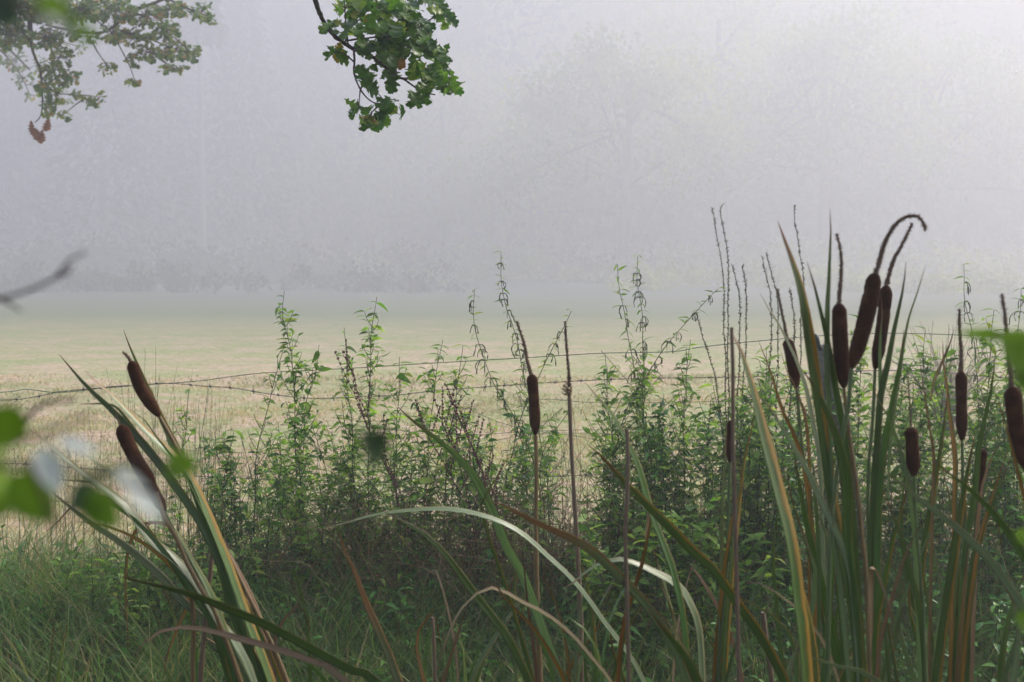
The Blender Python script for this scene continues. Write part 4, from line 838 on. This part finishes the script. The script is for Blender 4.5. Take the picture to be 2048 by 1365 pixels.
for q, w, ty in [([(1990, 786), (2003, 824), (2016, 864), (2030, 920), (2060, 1050), (2090, 1372)], 11, 'o'),
                 ([(1753, 929), (1782, 951), (1809, 975), (1844, 1003), (1881, 1030), (1915, 1057), (1950, 1091), (1980, 1122), (2014, 1167), (2060, 1240), (2110, 1372)], 21, 'p'),
                 ([(1861, 918), (1895, 944), (1936, 975), (1970, 1006), (2004, 1044), (2045, 1105), (2100, 1200), (2130, 1372)], 19, 'g')]: blade(p, down(q, 2.25), w, ty, 2.2, 2.25)
random.seed(5)
for par_label, bx, Y, n, x0, x1 in [('headless cattail filling the middle of the right clump with many short blades', 1700, 2.9, 15, 1560, 1800), ('headless cattail filling the right side of the right clump with many short blades', 1900, 3.1, 14, 1800, 2040),
        ('headless cattail with short upright blades between the centre and right clumps', 1380, 3.4, 13, 1180, 1520), ('headless cattail with short blades mixed low into the left clump', 500, 3.3, 12, 340, 680), ('headless cattail with short mixed blades at bottom centre', 1120, 3.5, 15, 820, 1240)]:
    p = plant(par_label, bx, Y)
    for i in range(n):
        xb = random.uniform(x0, x1); lean = random.gauss(0, 70) + (-50 if x1 < 700 else 0); top = random.uniform(900, 1190) if x0 > 1500 else random.uniform(1060, 1270); c = random.gauss(0, 22)
        q = [(xb+lean, top), (xb+lean*.55+c, top+(1372-top)*.33), (xb+lean*.2+c*.6, top+(1372-top)*.68), (xb, 1372)]
        if random.random() < .22: q = [(q[0][0]+random.choice((-1, 1))*26, q[0][1]+random.uniform(50, 110)), (q[0][0]+8, q[0][1]+6)] + q[1:]
        blade(p, down(q, Y), random.uniform(9, 19) if x0 > 1500 else random.uniform(7, 13), random.choice('gggppyybto'), Y, Y+random.uniform(-.1, .1))
p = plant('low headless cattail with a bright green blade pointing left along the bottom edge', 1800, 2.3)
blade(p, down([(1570, 1293), (1604, 1308), (1656, 1327), (1707, 1344), (1775, 1374)], 2.3), 15, 'g', 2.2, 2.3)

# ------------------------------------------------------------------ oaks
def px_cluster(lb, tb, branches, clusters, Y, leaf, Yj=.25, tw=.004, lk=.85):
    """branches and leaf clusters traced at distance Y"""
    nodes = []
    for q, r0, r1 in branches:
        C = smooth_path([at(x, y, Y+random.uniform(-1, 1)*Yj*.3) for x, y in q], 6*len(q)); tube(tb, C, np.linspace(r0, r1, len(C))[:, None]*(1+.10*rng.normal(size=(len(C), 7))), 7); nodes.append(C)
    nodes = np.vstack(nodes)
    for cx, cy, rx, ry, n in clusters:
        c = at(cx, cy, Y+random.uniform(-1, 1)*Yj); near = nodes[np.argmin(np.linalg.norm(nodes-c, axis=1))]
        tube(tb, smooth_path([near, (near+c)/2+np.array([0, 0, .01]), c], 6), np.linspace(tw, tw*.4, 6), 5)
        for i in range(int(n*lk)):
            a = rng.random()*6.28; s = math.sqrt(rng.random()); q = at(cx+rx*s*math.cos(a)*.75, cy+ry*s*math.sin(a)*.75, Y+random.uniform(-1, 1)*Yj)
            d = norm(q-c + np.array([0, 0, -.25*leaf]) + rng.normal(size=3)*leaf*.5); L = leaf*random.uniform(.65, 1.15); b = q - d*L*.5
            if i % 2 == 0: tube(tb, [c, (b+c)/2, b], [tw*.35, tw*.3, tw*.25], 4, cap=False)
            nn = np.array([random.gauss(0, .5), -.7+random.gauss(0, .5), .7+random.gauss(0, .4)]); scatter(lb, P_OAK, b[None], d[None], norm(nn)[None], L)
# overhead oak: hanging branch in view, unseen crown added to shade the bank
t = empty('oak_tree', (-2.2, -3.2, 0), 'green oak whose sharp lobed leaves hang into view at top centre', 'tree')
tk = MB(); tube(tk, smooth_path([(-2.2, -3.2, -.2), (-2.1, -3.1, 2), (-1.6, -2.6, 4.5), (-1, -2, 8)], 14), np.linspace(.38, .16, 14)[:, None]*(1+.05*rng.normal(size=(14, 12))), 12)
j0 = at(629, -10, 4.7)
tube(tk, smooth_path([(-1.8, -2.8, 3.6), (-1.5, .2, 4.4), (-1.0, 3.2, 4.1), (-.78, 4.3, 3.4), tuple(j0)], 24), np.linspace(.11, .013, 24), 9)
for e in [(3.5, 1, 7.5), (-6, 0, 7), (1, 4.5, 6.5), (5, -4, 6), (-5, 4.5, 6.2)]: tube(tk, smooth_path([(-1.6, -2.6, 4.6), ((e[0]-1.6)/2, (e[1]-2.6)/2, 6.1), e], 10), np.linspace(.14, .03, 10), 8)
tk.build('trunk', M_BARK, t)
hb = MB(); hl = MB()
px_cluster(hl, hb, [([(629, -12), (633, 8), (644, 37), (660, 62), (676, 78), (710, 100), (745, 115), (775, 138), (807, 158), (833, 148)], .0085, .004), ([(708, 101), (709, 125), (708, 146), (719, 176), (738, 200), (762, 212)], .004, .0022),
   ([(690, 82), (720, 78), (747, 75), (790, 66)], .0035, .002), ([(697, 97), (692, 50), (688, -5)], .003, .002), ([(807, 158), (826, 172), (845, 184), (870, 190)], .0035, .002), ([(820, 152), (861, 159), (890, 165)], .003, .002),
   ([(833, 148), (838, 120), (842, 95)], .003, .002), ([(790, 66), (820, 58), (850, 45), (878, 30)], .003, .002), ([(745, 115), (780, 105), (815, 90)], .003, .002), ([(760, 75), (755, 30), (750, -10)], .003, .002)],
   [(700, 15, 42, 26, 18), (755, 20, 50, 30, 26), (815, 18, 30, 25, 13), (835, 50, 35, 20, 13), (883, 28, 22, 20, 8), (868, 5, 20, 12, 4), (770, 65, 50, 24, 22), (700, 55, 30, 20, 9), (668, 52, 18, 18, 3), (668, 104, 18, 12, 3), (735, 90, 25, 14, 7), (800, 88, 38, 24, 15),
    (848, 85, 30, 25, 12), (882, 108, 16, 18, 5), (775, 118, 32, 18, 10), (735, 155, 14, 28, 4), (780, 148, 18, 14, 4), (832, 128, 24, 18, 7), (878, 142, 28, 22, 12), (898, 172, 24, 20, 9), (838, 192, 24, 14, 5), (868, 172, 28, 22, 8), (718, 215, 20, 12, 4), (735, 240, 26, 16, 7), (772, 205, 12, 20, 4), (763, 230, 20, 16, 5), (795, 228, 10, 5, 1)], 4.7, .090, .22, .003, 1.6)
h = hb.build('hanging_branch', M_BARK, t); hl.build('leaves', M_OAK, h, label='deep green lobed oak leaves, a few turning yellow')
cr = MB(); k = 7000
p = rdir(k)*(rng.random((k, 1))**.4)*np.array([6.5, 4.5, 2.4]) + np.array([-.8, -1.2, 7.6]); 
scatter(cr, P_OAK, p, rdir(k), rdir(k, .8), .26+.12*rng.random(k))
k = 600; a = rng.random(k)*math.pi + math.pi; r = 6.5+1.5*rng.random(k); p = np.stack([r*1.1*np.cos(a), -1+r*np.sin(a)*.85, 1.5+5*rng.random(k)], 1); p = p[(p[:, 1] < .5)]  # unseen low leaf skirt behind the camera, added to dim front light
scatter(cr, P_OAK, p, rdir(len(p)), rdir(len(p), .5), .30); cr.build('crown', M_OAK, t)

t = empty('oak_tree', (-9.6, 17.5, 0), 'softly hazed oak reaching in from the top left corner with a few withered leaves', 'tree')
tk = MB(); tube(tk, smooth_path([(-9.6, 17.5, -.2), (-9.5, 17.4, 2.5), (-9.2, 17.3, 6), (-9, 17.2, 9)], 12), np.linspace(.42, .2, 12), 12)
Y = 17
for q in [[(-9.4, 17.3, 4.7), (-8, 17.1, 5.6), tuple(at(20, -60, Y)), tuple(at(60, 60, Y))], [(-9.3, 17.3, 5.6), (-7.2, 17.1, 6.0), tuple(at(330, -90, Y)), tuple(at(330, 0, Y))]]: tube(tk, smooth_path(q, 14), np.linspace(.1, .03, 14), 8)
tk.build('trunk', M_BARK, t); hb = MB(); hl = MB()
px_cluster(hl, hb, [([(60, 40), (65, 100), (80, 140), (85, 190), (82, 230), (70, 246)], .022, .006), ([(335, -5), (300, 10), (265, 22), (232, 50), (200, 66), (150, 62), (90, 50)], .02, .012), ([(183, 82), (200, 112), (215, 130)], .01, .005), ([(220, 62), (240, 95), (258, 130), (270, 162)], .01, .004),
   ([(330, -5), (370, 15), (410, 30), (425, 38)], .012, .005), ([(235, 60), (290, 75), (340, 95), (385, 110)], .012, .005), ([(80, 150), (110, 185), (150, 190), (185, 205)], .01, .004), ([(100, 60), (105, 110), (120, 150)], .012, .006), ([(300, 75), (310, 110), (350, 140)], .008, .004), ([(-40, 20), (20, 40), (60, 80)], .02, .01)],
   [(20, 10, 70, 45, 90), (90, 15, 60, 40, 80), (20, 70, 50, 35, 50), (90, 75, 45, 30, 40), (160, 20, 60, 35, 70), (230, 20, 55, 30, 50), (290, 30, 50, 30, 42), (340, 20, 45, 25, 32), (405, 22, 28, 24, 18), (420, 40, 16, 14, 7), (330, 60, 40, 28, 36), (270, 75, 45, 25, 32), (225, 65, 35, 25, 20), (300, 105, 35, 24, 22), (350, 100, 40, 24, 26), (385, 105, 18, 22, 12),
    (345, 138, 40, 12, 14), (265, 120, 20, 18, 8), (270, 165, 20, 10, 6), (215, 135, 22, 20, 7), (120, 115, 32, 28, 18), (100, 140, 34, 28, 22), (135, 155, 30, 24, 14), (90, 175, 26, 26, 18), (115, 190, 26, 20, 12), (95, 215, 24, 22, 14), (125, 232, 20, 12, 5), (155, 190, 22, 12, 5), (180, 205, 24, 14, 8), (200, 195, 12, 12, 3), (182, 75, 16, 18, 5), (140, 60, 30, 25, 14)], 17, .13, .6, .009, 2.5)
h = hb.build('branches', M_BARK, t); hl.build('leaves', M_OAKF, h)
dl = MB(); q = np.array([at(x, y, 16.8) for x, y in [(62, 240), (66, 246), (72, 255), (76, 258), (80, 262), (84, 258), (98, 235), (95, 238)]])
scatter(dl, P_OAK, q, np.array([[.1*random.gauss(0, 1), 0, -1.] for _ in q]), np.array([0, -1., .1])+rng.normal(size=(8, 3))*.2, .15); dl.build('withered_leaves', M_DEADLEAF, t, label='rust red withered leaves')

t = empty('oak_tree', (-17.5, 34, 0), 'fainter grey green oak behind the hazed one at top left', 'tree')
tk = MB(); tube(tk, smooth_path([(-17.5, 34, -.2), (-17.4, 34, 4), (-17, 34, 11)], 10), np.linspace(.42, .2, 10), 10)
for e in [(0, 60), (60, 140), (150, 70)]: tube(tk, smooth_path([(-17.4, 34, 5.5), tuple(at(e[0]-120, e[1]-60, 34)), tuple(at(e[0], e[1], 34))], 10), np.linspace(.1, .02, 10), 6)
tk.build('trunk', M_BARK, t); hb = MB(); hl = MB()
px_cluster(hl, hb, [([(-60, 60), (0, 100), (40, 150), (60, 190)], .03, .01), ([(0, 60), (80, 70), (160, 95)], .03, .01)],
   [(-20, 80, 60, 60, 120), (25, 120, 40, 30, 80), (45, 155, 30, 26, 45), (58, 190, 20, 18, 16), (75, 130, 25, 25, 24), (155, 95, 22, 22, 24), (100, 90, 40, 25, 40), (130, 205, 25, 10, 8), (120, 180, 18, 14, 8), (30, 60, 50, 40, 60), (-30, 20, 60, 60, 100)], 34, .17, 1., .01)
h = hb.build('branches', M_BARK, t); hl.build('leaves', M_OAKF, h)

# ------------------------------------------------------------------ near twigs, far out of focus
M_NEAR = leaf_mat('near_leaf', [(0, (.07, .13, .01)), (.5, (.12, .22, .012)), (1, (.18, .30, .02))], .5, .4, .4, 60)
M_NEARD = leaf_mat('near_leaf_dark', [(0, (.03, .06, .03)), (1, (.06, .10, .05))], .45, .2, .4, 60)
M_NEAR_SHEEN = leaf_mat('near_leaf_painted_sheen', [(0, (.60, .64, .66)), (1, (.70, .73, .75))], .4, .25, .6, 60)  # bright sky sheen on the leaves, painted as base colour
def near_twig(label, Y, stems, leaves, rt=.0012):
    p0 = at(*stems[0][0], Y); t = empty('leafy_twig', tuple(p0), label, 'twig', 'blurred twigs close to the camera')
    sb = MB()
    for q in stems: C = smooth_path([at(x, y, Y) for x, y in q], 16); tube(sb, C, np.linspace(rt, rt*.5, 16), 6)
    sb.build('stem', M_BARK, t)
    for x0, y0, x1, y1, ty, wd in leaves:
        a, b = at(x0, y0, Y+random.uniform(-.02, .02)), at(x1, y1, Y+random.uniform(-.02, .02)); L = np.linalg.norm(b-a); mb = MB()
        pr = leaf_proto(8, wd, .25, .08, 1.25); n = {'s': (.1, -.6, .9), 'g': (.1, -1, .2), 'd': (0, -1, .3)}[ty]
        scatter(mb, pr, a[None], (b-a)[None]/L, np.array([n]), L); mb.build('leaf', {'s': M_NEAR_SHEEN, 'g': M_NEAR, 'd': M_NEARD}[ty], t)
near_twig('blurred leafy twig with green leaves, some with painted silvery sheen, at the lower left edge', .5, [[(-60, 900), (40, 880), (110, 860), (180, 830)], [(-60, 940), (60, 930), (180, 950), (300, 985), (345, 1000)], [(180, 950), (260, 930), (350, 930)], [(60, 930), (90, 1000), (110, 1060)]],
   [(-40, 830, 60, 880, 'g', .75), (-50, 960, 30, 960, 'g', .9), (20, 950, 110, 1045, 'g', .7), (80, 895, 118, 985, 's', .5), (115, 880, 195, 905, 's', .45), (232, 935, 328, 1045, 's', .32), (175, 990, 235, 1055, 'g', .7), (330, 925, 395, 935, 'g', .6), (140, 985, 215, 1010, 'd', .6), (-30, 1010, 20, 1030, 'g', .8)])
near_twig('blurred leaves in the top left corner', .42, [[(-60, -30), (60, 20), (140, 55), (190, 75)]],
   [(-40, 0, 30, 40, 'd', .8), (70, 0, 140, 40, 'g', .7), (85, 30, 125, 50, 's', .5), (115, 40, 155, 70, 's', .5), (140, 45, 195, 80, 'g', .6)])
near_twig('blurred bright green leaves at the right edge over the thick cattail head', .8, [[(2110, 700), (2060, 690), (2010, 670), (1985, 668)], [(2110, 760), (2060, 750), (2030, 740)]],
   [(2075, 735, 2005, 665, 'g', .85), (2020, 675, 1918, 663, 'g', .22), (2080, 790, 2030, 720, 'g', .7)])
near_twig('small blurred green leaf at the right edge, low down', .95, [[(2110, 1090), (2060, 1080)]], [(2090, 1085, 2025, 1065, 'g', .6), (2090, 1250, 2035, 1235, 'g', .6)])
near_twig('lone dark green leaf on a hair thin stalk left of centre, out of focus', .5, [[(790, 1500), (775, 1200), (770, 920)]], [(772, 912, 724, 870, 'd', .5)], .0002)
near_twig('bare dark twig with a side bud at the left edge against the fog', .75, [[(-60, 600), (0, 597), (60, 580), (110, 555), (140, 520), (172, 505)], [(-40, 585), (10, 603), (42, 622)], [(110, 555), (135, 545), (142, 530)]], [], .0013)
near_twig('reddish blurred twig tip above the lower left leaves', .8, [[(40, 860), (70, 820), (100, 805), (150, 800)]], [], .0016)

# ------------------------------------------------------------------ haze
hz = MB(); x0, x1, y0, y1, z0, z1 = -300, 300, -80, 300, -2, 62
V = [(x, y, z) for x in (x0, x1) for y in (y0, y1) for z in (z0, z1)]
hz.add(V, [[0, 1, 3, 2], [4, 6, 7, 5], [0, 4, 5, 1], [2, 3, 7, 6], [0, 2, 6, 4], [1, 5, 7, 3]])
hm = bpy.data.materials.new('haze'); hm.use_nodes = True; nt = hm.node_tree; nt.nodes.remove(nt.nodes['Principled BSDF'])
pv = nt.nodes.new('ShaderNodeVolumePrincipled'); pv.inputs['Color'].default_value = (.93, .935, .99, 1); pv.inputs['Density'].default_value = .0063; pv.inputs['Anisotropy'].default_value = .45
nt.links.new(pv.outputs[0], nt.nodes['Material Output'].inputs['Volume'])
tag(hz.build('haze', hm, smooth=False), 'pale morning fog filling the meadow', 'fog', kind='stuff')
